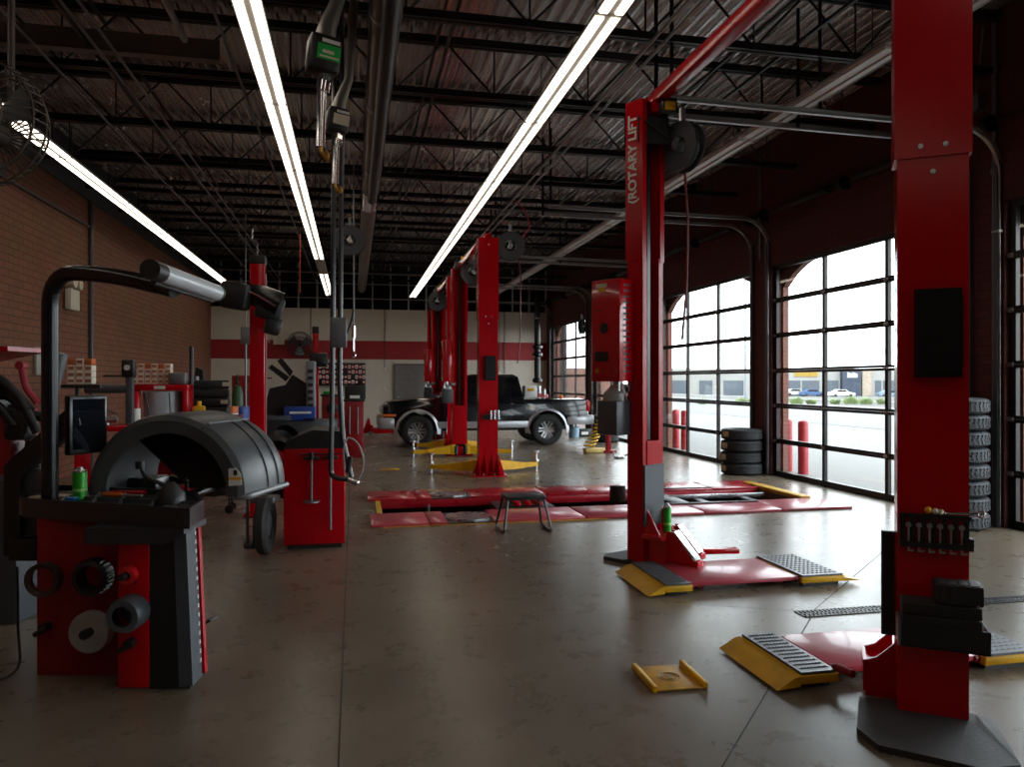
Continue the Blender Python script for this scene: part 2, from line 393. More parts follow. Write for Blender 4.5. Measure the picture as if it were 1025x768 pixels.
# conduit and pipes on the walls
def pipe(label, pts, r, m=DGR, name='wall_conduit', cat='conduit', clips=(), group=None, rd=.0):
    b = MB(); b.tube(pts, r, 8, rd)
    for c in clips: b.cb(c, (.05, .05, .05))
    return solo(name, label, cat, b, m, group=group)
g = atX(89, 300, XL)
pipe('dark vertical conduit clipped to the brick left wall from eaves to floor', [(XL + .04, 14.4, 0), (XL + .04, 14.4, 4.7)], .035, clips=[(XL + .03, 14.4, z) for z in (1.5, 2.9, 4.1)])
pipe('thin horizontal conduit high along the brick left wall', [(XL + .04, 2, 4.25), (XL + .04, 14.3, 4.25)], .02, clips=[(XL + .03, y, 4.25) for y in (4, 7, 10)])
for y, z0 in ((11.5, 3.6), (6.78, 0), (16.2, 0)):
    lab = {11.5: 'grey vertical conduit on the brick pier behind the four-tyre stack', 6.78: 'grey vertical conduit on the brick pier behind the tall tyre stack', 16.2: 'grey vertical conduit on the brick pier behind the far lift'}[y]
    pipe(lab, [(XR - .03, y, z0), (XR - .03, y, ZD - .1)], .022, GRY, clips=[(XR - .03, y, z) for z in (3.8, 4.4)])
p_ = MB().cb((0, 0, 0), (.1, .16, .18), .01)
solo('junction_box', 'small grey junction box on the brick pier beside the nearest lift post', 'junction box', p_, GRY, (XR - .05, 7.0, 4.6))
pipe('bent thin conduit rising from the junction box on the right wall', [(XR - .05, 7.0, 4.69), (XR - .05, 6.95, 5.0), (XR - .05, 6.9, 5.4)], .012, GRY, rd=.1)
p_ = MB().cb((0, 0, 0), (.06, .1, .03), .005)
solo('door_sensor', 'small white sensor on the pier beside the near door track', 'sensor', p_, WHT, (XR - .02, 6.75, 3.15))

# ================================================================== roof joists
TC, BC = ZD - .05, 4.86
tc = MB()
for yy in (-.05, .012): tc.box(XL + .02, XR - .02, yy, yy + .038, TC - .04, TC + .045)
bc = MB()
for yy in (-.05, .012): bc.box(XL + .1, XR - .1, yy, yy + .038, BC - .04, BC + .03)
wb = MB(); x = XL + .45
while x < XR - .5:
    wb.cyl((x, 0, BC), (x, 0, TC), .011, n=6)
    if x + .57 < XR - .2: wb.cyl((x, 0, BC), (x + .57, 0, TC), .014, n=6); wb.cyl((x + .57, 0, TC), (x + 1.14, 0, BC), .014, n=6)
    x += 1.14
j0 = thing('roof_joist', 'black open-web steel joist spanning the shop under the metal deck', 'joist', (0, 4.97, 0), 0, 'open-web roof joists under the deck')
tc.build('top_chord', JST, j0); bc.build('bottom_chord', JST, j0); wb.build('web', JST, j0)
for k in list(range(-5, 0)) + list(range(1, 12)):
    dup(j0, (0, 4.97 + 1.8 * k, 0))
# bridging rows running down the room
for x in (-2.6, .9, 4.3):
    b = MB(); b.box(x, x + .03, YF, YB, BC + .035, BC + .065); b.box(x - .003, x + .027, YF, YB, TC - .1, TC - .07)
    solo('joist_bridging', {-2.6: 'thin steel bridging line across the joists near the left wall', .9: 'thin steel bridging line across the joists between the lit rows', 4.3: 'thin steel bridging line across the joists near the doors'}[x], 'bridging', b, JST)
b = MB(); b.box(XL + .1, -1.35, -.02, .02, -.11, .1); b.box(XL + .1, -1.35, -.06, .06, -.12, -.11)
solo('flat_beam', 'wide flat grey beam spanning above the left lamp row', 'beam', b, mat('beam_grey', (120, 112, 106), .6), (0, 8.2, 4.97))

# ================================================================== strip lights
def fixture(lit):
    m_ = [mat('housing_white', (206, 204, 200), .4, 0, .04, 4), LENS if lit else mat('unlit_lens', (196, 194, 190), .35, 0, .04, 4)]
    return m_
def mkfix(label, loc, lit, grp):
    o = thing('strip_light', label, 'light', loc, 0, grp)
    h = MB(); h.prism([(-.11, .0), (-.11, .02), (-.06, .07), (.06, .07), (.11, .02), (.11, 0)], -1.2, 1.2, 'XZ'); h.box(-.026, .026, -1.2, 1.2, -.004, 0)
    h.build('housing', fixture(lit)[0], o)
    for s_ in (-1, 1):
        l = MB(); l.prism([(s_ * .028, -.001), (s_ * .032, -.018), (s_ * .09, -.018), (s_ * .102, -.001)], -1.18, 1.18, 'XZ'); l.build('lens', fixture(lit)[1], o)
    for q in (-.9, .9): MB().cyl((0, q, .07), (0, q, BC - 4.35), .006, n=6).build('hanger_rod', JST, o)
    return o
ROWS = [(-3.56, 'lit fluorescent fixture in the row beside the brick left wall', 'fixtures of the leftmost lit row'),
        (-.77, 'lit fluorescent fixture in the second row, above the wheel balancers', 'fixtures of the second lit row'),
        (1.91, 'lit fluorescent fixture in the third row, left of the lift posts', 'fixtures of the third lit row'),
        (4.44, 'unlit fluorescent fixture in the rightmost row, by the doors', 'fixtures of the unlit row')]
for i, (x, lab, grp) in enumerate(ROWS):
    src = None
    for k in range(-4, 8):
        y = 6.66 + 2.44 * k
        if i == 1 and k == 5:
            mkfix('dark unlit fixture near the far end of the second lamp row', (x, y, 4.35), False, None); continue
        if src is None: src = mkfix(lab, (x, y, 4.35), i != 3, grp)
        else: dup(src, (x, y, 4.35))

# ================================================================== overhead services
b = MB(); b.cyl((.25, YF, 4.5), (.25, 24.3, 4.5), .13, n=20); 
o = thing('exhaust_duct', 'long brown exhaust duct running down the room below the joists', 'duct')
b.build('duct_tube', DUCT, o)
for y in (6.0, 8.0, 10.4): MB().cyl((.25, y, 4.5), (.25, y + .06, 4.5), .136, n=20).build('clamp_band', GAL, o, )
b = MB().cyl((.25, 11.6, 4.5), (.25, 12.7, 4.5), .145, n=20); b.build('coupling', CHR, o)
b = MB()
for y in (1, 4.97, 8.57, 12.17, 15.77, 19.37): b.box(.235, .265, y - .01, y + .01, 4.6, BC)
b.build('duct_hanger', JST, o)
solo('flexible_hose', 'black ribbed exhaust hose strapped under the brown duct', 'hose', MB().tube([(.27, y * .5, 4.27 - .02 * math.sin(y * .5)) for y in range(2, 24)], .07, 12), BLK)
g_ = 'thin conduits running under the joists'
for x, z, lab in ((2.72, 4.72, 'thin steel conduit running down the room above the near lift'), (2.84, 4.72, 'second thin conduit beside it, on the door side above the lift'),
               (-1.2, 4.8, 'thin conduit running down the room left of the second lamp row'), (-2.3, 4.8, 'thin conduit running down the room between the two left lamp rows'), (-2.45, 4.8, 'thin conduit running down the room on the wall side of its twin'), (-3.0, 4.78, 'thin conduit running beside the leftmost lamp row'), (5.3, 4.8, 'slim grey conduit running near the right wall above the doors')):
    pipe(lab, [(x, YF, z), (x, YB, z)], .014, GAL if x > 2 else GRY, name='ceiling_conduit')
pipe('bright perforated strut channel high in the top left', [(-1.55, 3.5, 4.75), (-1.55, 7.5, 4.75)], .03, GAL, name='strut_channel', cat='channel')
pipe('orange wire dropping from the second lamp row', [(-.98, 14.5, 4.3), (-.98, 14.5, 3.2)], .01, mat('orange_wire', (190, 70, 30), .5), name='drop_wire', cat='wire')
# ================================================================== two-post lifts
def column(parent, loc, rz, W, DP, boot, letter=False, box=True):
    """local: back face at y=0 towards -y, open channel towards +y"""
    o = bpy.data.objects.new('column', None)
    c = MB(); h = W / 2; t = .012
    def chan(h, d0, d1, z0, z1, lip=.055):
        c.box(-h, h, d0, d0 + t, z0, z1); c.box(-h, -h + t, d0 + t, d1, z0, z1); c.box(h - t, h, d0 + t, d1, z0, z1)
        c.box(-h + t, -h + lip, d1 - t, d1, z0, z1); c.box(h - lip, h - t, d1 - t, d1, z0, z1)
    chan(h - .012, .006, DP, .012, 2.6); c.box(-.012, .012, .02, DP * .6, .05, 3.85)
    col = c.build('column', RED, parent, loc, rz)
    c = MB(); chan(h, -.004, DP + .006, 2.57, 3.9)
    c.box(-h, h, -.004, DP + .006, 3.9, 3.915); c.build('upper_sleeve', RED, col)
    b = MB()
    for x, z in ((-.05, 2.62), (.05, 2.62), (0, 2.5), (-.0, 3.8)): b.cyl((x, -.01, z), (x, .0, z), .012, n=8)
    b.build('bolt', STL, col)
    if box:
        b = MB(); b.prism([(-.07, 1.58), (.095, 1.58), (.11, 1.62), (.11, 1.93), (.095, 1.96), (-.07, 1.96)], -.075, .0, 'XZ')
        b.box(-.075, .115, -.012, .0, 1.57, 1.97); b.build('lock_cover', BLKS, col)
    # carriage tower inside the channel
    b = MB(); b.box(-h + .06, h - .06, DP * .35, DP + .01, .25, 1.05); b.build('carriage', RED, col)
    b = MB(); b.box(-.018, .018, DP * .5, DP * .75, 1.06, 3.8); b.build('lift_cable', BLKS, col)
    if boot:
        b = MB(); a = h + .02
        bot = [(x_ * boot, y_ * boot) for x_, y_ in ((-.30, .12), (-.32, -.24), (-.24, -.38), (.13, -.43), (.27, -.34), (.25, .1))]
        bb = [(-a, .08, .05), (-a, -.02, .034), (-.1, -.03, .03), (.08, -.03, .03), (a, -.02, .034), (a, .06, .05)]
        vs = [(x, y, 0) for x, y in bot] + [(x, y, .028) for x, y in bot] + bb
        n = 6; fs = [tuple(reversed(range(n)))]
        for k in (0, n): fs += [(k + i, k + (i + 1) % n, k + n + (i + 1) % n, k + n + i) for i in range(n)]
        fs.append(tuple(range(2 * n, 3 * n))); b.add(vs, fs)
        b.build('rubber_boot', mat('boot_rubber', (50, 48, 48), .6, 0, .15, 9, bump=.2), col)
    else:
        b = MB(); b.box(-.29, .29, -.14, DP + .05, 0, .018)
        for x in (-h, -.06, .06, h - .012): b.prism([(-.13, .018), (0, .018), (0, .34)], x, x + .012, 'YZ')
        for s_ in (-1, 1): b.prism([(s_ * h, .018), (s_ * (h + .1), .018), (s_ * h, .34)], .0, .012, 'XZ')
        b.build('base_plate', RED, col)
        b = MB()
        for x in (-.25, -.1, .08, .25): b.cyl((x, -.11, .018), (x, -.11, .05), .015, n=6)
        b.build('anchor_bolt', STL, col)
    return col

def arm(parent, p, ang, L, m, pad=True):
    """low swing arm with adapter pad on a screw"""
    b = MB().at(p, (0, 0, ang))
    b.prism([(0, .05), (L * .66, .05), (L * .66, .15), (0, .24)], -.08, .08, 'XZ'); b.prism([(L * .45, .06), (L, .06), (L, .13), (L * .45, .155)], -.055, .055, 'XZ')
    b.box(-.02, .08, -.09, .09, .04, .24, .01)
    o = b.build('swing_arm', m, parent)
    if pad:
        b = MB().at(p, (0, 0, ang)); b.cyl((L, 0, .0), (L, 0, .3), .025, n=12); b.cyl((L, 0, .14), (L, 0, .18), .05, n=12); b.build('screw_post', CHR, o)
        b = MB().at(p, (0, 0, ang)); b.cyl((L, 0, .3), (L, 0, .325), .06, n=16); b.box(L - .07, L + .07, -.03, .03, .32, .33); b.build('lift_pad', STL, o)
    return o

def power_unit(parent, loc, rz, w=.18, l=.31, z0=1.55, z1=2.41, tank=True):
    b = MB(); b.box(0, w, 0, l, z0, z1, .006)
    o = b.build('power_unit', REDG, parent, loc, rz)
    b = MB()
    for k in range(16):
        z = z0 + .08 + k * .048; b.box(w * .25, w * .75, -.003, 0, z, z + .014)
    b.build('vent_slots', mat('vent_dark', (60, 20, 24), .5), o)
    s_ = MB(); s_.cyl((-.004, l * .55, z0 + .45), (0.0, l * .55, z0 + .45), .045, n=20); s_.build('round_badge', BLK, o); s_ = MB(); s_.box(-.003, 0, l * .4, l * .88, z0 + .17, z0 + .25); s_.build('nameplate', BLK, o); s_ = MB()
    s_.box(-.002, 0, l * .6, l * .85, z0 + .6, z0 + .607); s_.build('hinge_line', BLK, o); s_ = MB()
    s_.mi = 0; s_.box(-.003, 0, l * .45, l * .85, z1 - .065, z1 - .03); s_.mi = 1; s_.box(-.003, 0, l * .5, l * .75, z1 - .1, z1 - .065)
    s_.build('warning_label', [CRM, YEL], o); s_ = MB(); s_.cyl((-.008, l * .78, z0 + .09), (0, l * .78, z0 + .09), .022, n=12)
    s_.build('lock_knob', BRS, o)
    if tank:
        b = MB(); b.lathe([(.0, z0 - .03), (.04, z0 - .03), (.05, z0 - .05), (.1, z0 - .1), (.105, z0 - .15), (.105, z0 - .17)], (w * .6, .14, 0), n=24)
        t_ = b.build('oil_tank', mat('tank_white', (150, 150, 146), .3, 0, .05, 5), o)
        b = MB(); b.box(w * .6 - .11, w * .6 + .11, .03, .25, z0 - .45, z0 - .16, .015); b.build('tank_body', DGR, t_)
        b = MB(); b.cyl((w * .5, .1, z0 - .08), (w * .5, .1, z0), .035, n=12); b.cyl((w + .0, .08, z0 - .06), (w + .1, .08, z0 - .06), .04, n=12); b.tube([(w * .2, .0, z0 - .02), (w * .1, -.05, z0 - .12), (w * .4, 0, z0 - .15)], .012, 8); b.build('pump_fitting', STL, t_)
    return o

# ---- nearest lift (drive-on pads), asymmetric columns
L1 = thing('two_post_lift', 'nearest red two-post lift, its columns in black rubber boots with tread-plate pads beside them', 'lift', (2.45, 4.5, 0))
def lw(x, y, z=0): return (x - 2.45, y - 4.5, z)
cb_ = column(L1, lw(2.565, 2.925), -35, .31, .18, 1.0)
ca_ = column(L1, lw(2.395, 6.11), 210.5, .30, .17, .66)
# lettering up the side of the far column, facing the room
n_ = Vector((math.cos(R(30.5)) * -1, -math.sin(R(30.5)), 0))
text('lettering', '(ROTARY LIFT', .118, WHT, ca_, (.1535, .075, 3.42), facing((1, 0, 0), (0, 0, 1)) @ Matrix.Rotation(R(90), 3, 'Z'), .001, off=.0035)
b = MB(); b.box(-.055, .055, -1.55, 1.58, 3.9, 4.0, .01); b.cb((0, 1.5, 3.87), (.14, .2, .1)); b.cb((0, -1.5, 3.87), (.14, .2, .1)); b.build('crossbeam', RED, L1, (.07, 0, 0))
b = MB(); b.cb((.12, 1.36, 3.84), (.13, .1, .14), .01); lsw = b.build('limit_switch', BLK, L1); MB().cb((.12, 1.308, 3.84), (.09, .004, .07)).build('warning_label', YEL, lsw)
b = MB(); b.box(-.14, .13, -.02, .0, 3.55, 3.78); b.tube([(-.13, -.03, 3.75), (.12, -.03, 3.6)], .01, 6); b.build('shackle_bracket', BLK, L1, lw(2.47, 5.93))
power_unit(L1, lw(2.155, 5.885), 30)
b = MB(); b.cb((0, 0, 0), (.1, .1, .14), .005); b.build('relay_box', BLK, L1, lw(2.23, 6.14, .58), 30)
# carriage foot, guard panel, folded arms of the far column
b = MB().at((0, .04, 0)); b.box(-.14, .16, 0, .2, .25, .28); b.box(-.14, -.115, 0, .18, .03, .28); b.box(.05, .075, .0, .18, .03, .26); b.box(-.14, .16, 0, .2, .02, .045)
b.prism([(0, .28), (.14, .28), (0, .5)], -.115, -.105, 'YZ')
b.prism([(0, .28), (.14, .28), (0, .5)], .095, .105, 'YZ')
cf = b.build('carriage_foot', mat('bright_red', (200, 26, 34), .3, 0, .05, 3, coat=.3), L1, lw(2.46, 5.98), 210.5)
b = MB().at((0, .04, 0)); b.box(-.13, .13, -.01, .01, .34, .85); b.build('door_guard', DGR, L1, lw(2.46, 5.98), 210.5)
for i, (x, y) in enumerate(((2.58, 5.68), (2.72, 5.92))):
    b = MB().at(lw(x, y), (0, 0, -52)); b.box(-.09, .2, -.05, .05, .07, .12, .006); b.prism([(-.08, .12), (.16, .12), (-.02, .33), (-.08, .33)], -.05, -.04, 'XZ'); b.prism([(-.08, .12), (.16, .12), (-.02, .33), (-.08, .33)], .04, .05, 'XZ')
    o = b.build('swing_arm', RED, L1)
    b = MB().at(lw(x, y), (0, 0, -52)); b.add([(.18, -.045, .13), (.18, .045, .13), (-.01, .045, .335), (-.01, -.045, .335), (.165, -.045, .12), (.165, .045, .12), (-.025, .045, .325), (-.025, -.045, .325)], [(0, 1, 2, 3), (4, 7, 6, 5), (0, 4, 5, 1), (2, 6, 7, 3), (0, 3, 7, 4), (1, 5, 6, 2)]); b.build('chrome_bracket', CHR, o)
b = MB().at(lw(2.75, 5.95), (0, 0, -6)); b.box(0, .48, -.05, .05, .08, .12, .006); b.build('arm_extension', RED, L1)
def pad(parent, x0, x1, y0, y1, ramp, z=.088):
    """yellow frame with a tread plate; ramp = side of the run-off slope"""
    b = MB()
    b.box(x0, x1, y0, y1, .03, z - .015, .004)
    if ramp < 0: b.prism([(x0 - .13, .012), (x0, .02), (x0, z - .015), (x0 - .03, z - .02)], y0, y1, 'XZ')
    else: b.prism([(x1, .03), (x1 + .14, .03), (x1, z - .03)], y0, y0 + .16, 'XZ')
    o = b.build('drive_on_pad', YEL, parent)
    b = MB(); b.box(x0 + .01, x1 - .01, y0 + .01, y1 - .01, z - .014, z)
    n = 11; m = 8
    for i in range(m):
        for k in range(n):
            xx = x0 + .03 + (x1 - x0 - .06) * (i + .5) / m; yy = y0 + .03 + (y1 - y0 - .06) * (k + .5) / n
            b.add([(xx - .018, yy - .005, z), (xx + .018, yy - .005, z), (xx + .018, yy + .012, z), (xx - .018, yy + .012, z), (xx, yy + .003, z + .006)], [(0, 1, 4), (1, 2, 4), (2, 3, 4), (3, 0, 4)])
    b.build('tread_mat', mat('tread_mat', (96, 98, 102), .35, .4, .15, 12), o)
    for yy in (y0 + .06, y1 - .06):
        MB().cb(((x0 + x1) / 2, yy, .015), (x1 - x0 - .06, .05, .03)).build('foot', BLK, o)
    return o
for (y0, y1) in ((5.04, 5.74), (3.37, 3.98)):
    a, bb_ = y0 - 4.5, y1 - 4.5
    pad(L1, 2.19 - 2.45, 2.405 - 2.45, a, bb_, -1)
    pad(L1, 3.3 - 2.45, 3.66 - 2.45, a + .02, bb_, 1)
    b = MB(); b.box(-.025, .84, a + .06, bb_ - .04, .045, .075, .005); b.build('cross_plate', REDP, L1)
    b = MB()
    for x in (-.06, .82): b.cyl((x, a + .07, .055), (x + .06, a + .07, .055), .022, n=10); b.cyl((x, bb_ - .06, .055), (x + .06, bb_ - .06, .055), .022, n=10)
    for x in (.1, .75): b.cb((x, a + .2, .024), (.06, .06, .045)); b.cb((x, bb_ - .15, .024), (.06, .06, .045))
    b.build('plate_hinge', RED2, L1)
# carriage foot and guard of the near column (seen past its left edge)
b = MB().at((0, .15, 0)); b.box(-.15, .15, -.0, .22, .03, .06); b.prism([(-.14, .04), (-.14, .3), (-.22, .22), (-.27, .2), (-.27, .05)], .0, .012, 'XZ'); b.prism([(-.14, .04), (-.14, .3), (-.22, .22), (-.27, .2), (-.27, .05)], .2, .212, 'XZ'); b.box(-.28, -.265, 0, .2, .05, .2); b.box(-.27, -.15, 0, .2, .03, .045); b.box(-.27, -.15, .012, .2, .17, .18)
b.build('carriage_foot', RED, L1, lw(2.565, 2.925), -35)
b = MB(); b.box(-.2, -.14, .16, .19, .33, .83); b.build('door_guard', BLK, L1, lw(2.565, 2.925), -35)
b = MB().tube([lw(2.42, 3.28, .1), lw(2.4, 3.38, .1), lw(2.44, 3.47, .06)], .02, 8); b.build('link_rod', RED2, L1)
# things on the near column
CB = Matrix.Translation(Vector((2.565, 2.925, 0))) @ Matrix.Rotation(R(-35), 4, 'Z')
def onB(x, y, z): return CB @ Vector((x, y, z))
T = thing('tool_rack', 'black slotted tool rack on the nearest lift post', 'tool rack', onB(0, -.006, .875), -35)
b = MB(); b.box(-.135, .15, -.012, 0, .055, .075); b.box(-.135, .15, -.03, 0, -.075, -.05); b.box(.12, .155, -.035, 0, -.075, -.02)
for k in range(7): b.box(-.135 + k * .042, -.112 + k * .042, -.016, 0, -.06, .06)
b.build('rack_frame', BLK, T)
for k in range(6):
    q = solo('wrench', 'small steel wrench hanging in the black tool rack on the nearest post', 'wrench', MB().cyl((0, 0, -.09), (0, 0, .02), .004, n=8).cyl((0, -.006, .02), (0, .006, .02), .012, n=10).box(-.004, .022, -.004, .004, -.1, -.092), STL, onB(-.1 + k * .042, -.03, .88), -35, 'wrenches in the tool rack')
q = MB().sphere((0, 0, 0), .016, 8); q.mi = 1; q.sphere((.028, 0, -.004), .014, 8); q.sphere((.05, 0, -.006), .013, 8)
solo('fuse_cluster', 'small yellow and white caps on top of the black tool rack', 'caps', q, [YEL, CRM], onB(-.02, -.02, .97), -35)
q = MB().tube([(-.05, 0, 0), (.07, 0, .004)], .006, 8).torus((.085, 0, .004), (0, 1, 0), .014, .005, 14, 6).torus((-.055, 0, 0), (0, 0, 1), .013, .005, 14, 6)
solo('ratchet_wrench', 'steel ratchet wrench lying on the right end of the tool rack', 'wrench', q, CHR, onB(.1, -.02, .96), -35)
# tray and rubber blocks
T = thing('block_tray', 'black tray with a grey end, mounted low on the nearest lift post', 'tray', onB(0, -.006, .385), -35)
b = MB(); b.box(-.14, .2, -.15, 0, 0, .008); b.box(-.14, .2, -.15, -.142, 0, .1); b.box(.192, .2, -.15, 0, 0, .1); b.build('tray_body', BLK, T)
b = MB(); b.box(-.15, -.14, -.15, 0, 0, .11); b.build('end_panel', GRY, T)
def block(label, x0, x1, z0, z1, y0=-.145, y1=-.02, g=None):
    b = MB(); b.box(x0, x1, y0, y1, z0, z1, .004); n = int((x1 - x0) / .012)
    for k in range(n):
        xx = x0 + .006 + k * .012; b.box(xx, xx + .005, y0 - .003, y0 + .001, z0 + .005, z1 - .005)
    for k in range(4):
        xx = x0 + .01 + k * (x1 - x0 - .02) / 4
        b.box(xx + .003, xx + (x1 - x0) / 5, y0 + .012, y1 - .012, z1 - .001, z1 + .003)
    return solo('rubber_block', label, 'rubber block', b, mat('block_black', (36, 34, 34), .6, 0, .1, 10), onB(-.005, -.006, -.065), -35, g)
block('ribbed black rubber block at the bottom, in the tray on the nearest post', -.13, .19, .462, .53)
block('middle ribbed black rubber block in the pile on the nearest post', -.13, .175, .538, .59)
block('upper left ribbed black block in the pile on the nearest post', -.13, .175, .594, .645)
block('topmost black rubber block of the pile, sitting on its right side', .0, .18, .652, .735)

# ---- second and farther lifts
def lift_sym(name, label, yn, yf, X, arms, pu=True, near=True):
    L = thing('two_post_lift', label, 'lift', (X, (yn + yf) / 2, 0)); h = (yf - yn) / 2
    if near: column(L, (0, -h, 0), 0, .336, .24, False)
    column(L, (0, h, 0), 180, .336, .24, False, box=False)
    b = MB(); b.box(-.05, .05, -h + .05, h - .05, 3.9, 4.0, .01); b.cb((0, -h + .12, 3.9), (.12, .14, .1)); b.cb((0, h - .12, 3.9), (.12, .14, .1)); b.build('crossbeam', RED, L)
    b = MB(); b.box(-.1, .1, -.06, .06, 3.88, 4.04, .01); b.build('pulley_box', BLK, L, (0, h - .2, 0)); MB().cyl((.08, 0, 4.1), (.08, 0, 4.16), .05, n=12).build('warning_lamp', YEL, L, (0, h - .2, 0))
    if pu: power_unit(L, (-.36, h - .3, 0), 0)
    for (s_, a, ln) in arms:
        arm(L, (-.12 if abs(a) > 90 and abs(a) < 270 else .12, s_ * (h - .3), 0), a, ln, YEL)
    for s_ in (-1, 1):
        b = MB(); b.box(-.16, .16, -.07, .07, .04, .2, .01); b.build('carriage_foot', RED, L, (0, s_ * (h - .29), 0))
        for x in (-.1, .1): MB().cyl((x, -s_ * .0, .05), (x, 0, .22), .045, n=12).build('arm_pin', BLK, L, (0, s_ * (h - .36), 0))
    return L
L2 = lift_sym('lift', 'second red two-post lift with four yellow swing arms, in front of the black pickup', 12.12, 15.78, 2.17, [(-1, 152, .86), (-1, 28, .98), (1, 176, .85), (1, -8, .95)])
b = MB(); 
# sockets on the second lift's near column
T = thing('socket_rack', 'black magnetic rack on the second lift post', 'tool rack', (2.17, 12.1, .98))
b = MB(); b.box(-.11, .16, -.04, 0, -.05, .03, .004); b.build('rack_body', BLK, T)
for k in range(3): solo('socket', 'long chrome socket standing in the rack on the second lift post', 'socket', MB().cyl((0, 0, 0), (0, 0, .15), .024, n=14), CHR, (2.19 + k * .062, 12.045, .93), 0, 'chrome sockets on the second lift post')
L3 = lift_sym('lift', 'third red two-post lift, standing around the black pickup', 16.75, 20.4, 2.22, [(-1, 165, .7), (-1, 14, .8)], True)
L4 = lift_sym('lift', 'farthest red two-post lift, behind the pickup near the cream wall', 21.5, 25.0, 2.55, [(-1, 172, 1.2)], False)

# ---- hose reels
def reel(label, c, ax, r=.2, hose=None, hm=None, hang=True):
    T = thing('hose_reel', label, 'hose reel', c)
    a = Vector(ax).normalized()
    b = MB()
    for s_ in (-1, 1): b.lathe([(r * .42, s_ * .05), (r, s_ * .05), (r, s_ * .056), (r * .42, s_ * .056)], (0, 0, 0), a, 32, closed=True)
    b.lathe([(r * .42, -.05), (r * .42, .05)], (0, 0, 0), a, 28); b.lathe([(r * .4, -.055), (r * .4, .055)], (0, 0, 0), a, 28)
    b.build('spool', DGR, T)
    b = MB(); b.cyl(a * -.09, a * .09, .035, n=16); b.box(-.02, .02, -.02, .02, -.03, r + .12); b.build('hub', STL, T)
    b = MB(); b.torus((0, 0, 0), a, r * .7, .045, 30, 10); b.build('wound_hose', BLK, T)
    if hose: MB().tube([Vector(p) - Vector(c) for p in hose], .011, 8, .1).build('hose', hm or BLK, T)
    return T
HR = mat('hose_maroon', (110, 40, 44), .5)
reel('grey hose reel on the right side of the near lift far post', (2.72, 5.9, 3.53), (1, .35, 0), .21, [(2.72, 5.85, 3.3), (2.74, 5.84, 2.9), (2.73, 5.84, 2.35), (2.69, 5.84, 1.9)], HR)
reel('round grey hose reel beside the top of the second lift near post', (2.55, 12.2, 3.8), (.08, 1, 0), .24, [(2.68, 12.15, 3.6), (2.72, 12.15, 3.3), (2.7, 12.15, 2.2), (2.66, 12.15, 1.85)], HR)
reel('hose reel half hidden behind the second lift near post', (2.36, 14.9, 3.75), (.4, 1, 0), .26)
reel('hose reel partly hidden behind the third lift', (2.2, 20.0, 3.7), (.5, 1, 0), .26)
reel('round black hose reel hanging left of the brown duct', tuple(atD(350, 241, 11.0)), (.1, 1, 0), .22)
reel('round black hose reel on the wall pier above the farthest doors', (XR - .25, 20.9, 3.15), (1, -.6, 0), .24)
pipe('red air line looping above the second lift reel', [tuple(atY(u, v, 12.1)) for u, v in ((523, 238), (530, 228), (527, 212), (515, 200))], .012, mat('red_hose', (190, 30, 34), .4), name='air_line', cat='hose')

# ================================================================== alignment rack
A = thing('alignment_rack', 'low red scissor alignment rack set flush in its floor pit', 'alignment rack', (3, 9.35, 0))
def aw(x0, x1, y0, y1, z0, z1, b, bev=.006): return b.box(x0 - 3, x1 - 3, y0 - 9.35, y1 - 9.35, z0, z1, bev)
for y0, y1, nm in ((8.07, 8.76, 'near'), (9.83, 10.55, 'far')):
    b = MB()
    segs = [(.18, .8), (.81, 1.0), (1.52, 2.55), (2.57, 4.0), (4.02, 5.0), (5.02, 5.95)]
    for i, (a, c) in enumerate(segs):
        aw(a, c, y0, y1, .002 if (a < .3 or c > 5.72) else -.1, .03, b) if False else aw(a, c, y0, y1, .002, .03, b)
    aw(.33, 5.7, y0 + .14 if nm == 'near' else y0 + .0, y1 - .0 if nm == 'near' else y1 - .06, -.1, .001, b)
    r_ = b.build('runway', REDP if nm == 'near' else mat('plate_red_far', (170, 24, 38), .28, 0, .05, 4, coat=.2), A)
    b = MB(); b.cyl((1.26 - 3, (y0 + y1) / 2 - 9.35, .012), (1.26 - 3, (y0 + y1) / 2 - 9.35, .03), .26, n=36); b.build('turn_plate', STL, r_)
    b = MB(); aw(1.0, 1.52, y0 + .02, y1 - .02, .001, .012, b, 0); b.build('turn_plate_recess', BLK, r_)
    b = MB(); aw(3.5, 5.0, y0 + (0.05 if nm == 'far' else .55), y0 + (.1 if nm == 'far' else .6), .03, .045, b, .003); b.build('side_rail', BLK, r_)
b = MB(); aw(.3, 2.8, 8.03, 8.06, .001, .006, b, 0); aw(.3, 5.8, 10.57, 10.62, .001, .01, b, 0); aw(.27, .33, 8.8, 9.8, .001, .012, b, 0); aw(5.71, 5.86, 8.8, 10.3, .001, .05, b)
b.build('edge_strip', mat('edge_yellow', (206, 160, 30), .5, 0, .2, 10), A)
b = MB(); aw(3.0, 5.6, 8.9, 8.98, -.12, -.04, b); aw(4.2, 5.6, 9.5, 9.56, -.06, .0, b); b.build('slide_rail', STL, A)
b = MB()
for k in range(2): aw(4.5 + k * .7, 4.62 + k * .7, 8.95, 9.55, -.1, -.04, b)
aw(4.0, 4.25, 9.0, 9.8, -.1, -.01, b); b.build('rolling_jack', mat('jack_dark2', (60, 60, 62), .4, .5), A)
b = MB(); aw(1.75, 2.5, 9.15, 9.75, -.14, -.03, b, .02); b.build('centre_jack', mat('jack_dark', (52, 52, 54), .4, .5), A)
b = MB(); 
for k in range(3): aw(2.0 + k * .14, 2.06 + k * .14, 9.2, 9.7, -.03, .02, b)
b.build('jack_rib', RED, A)
b = MB()
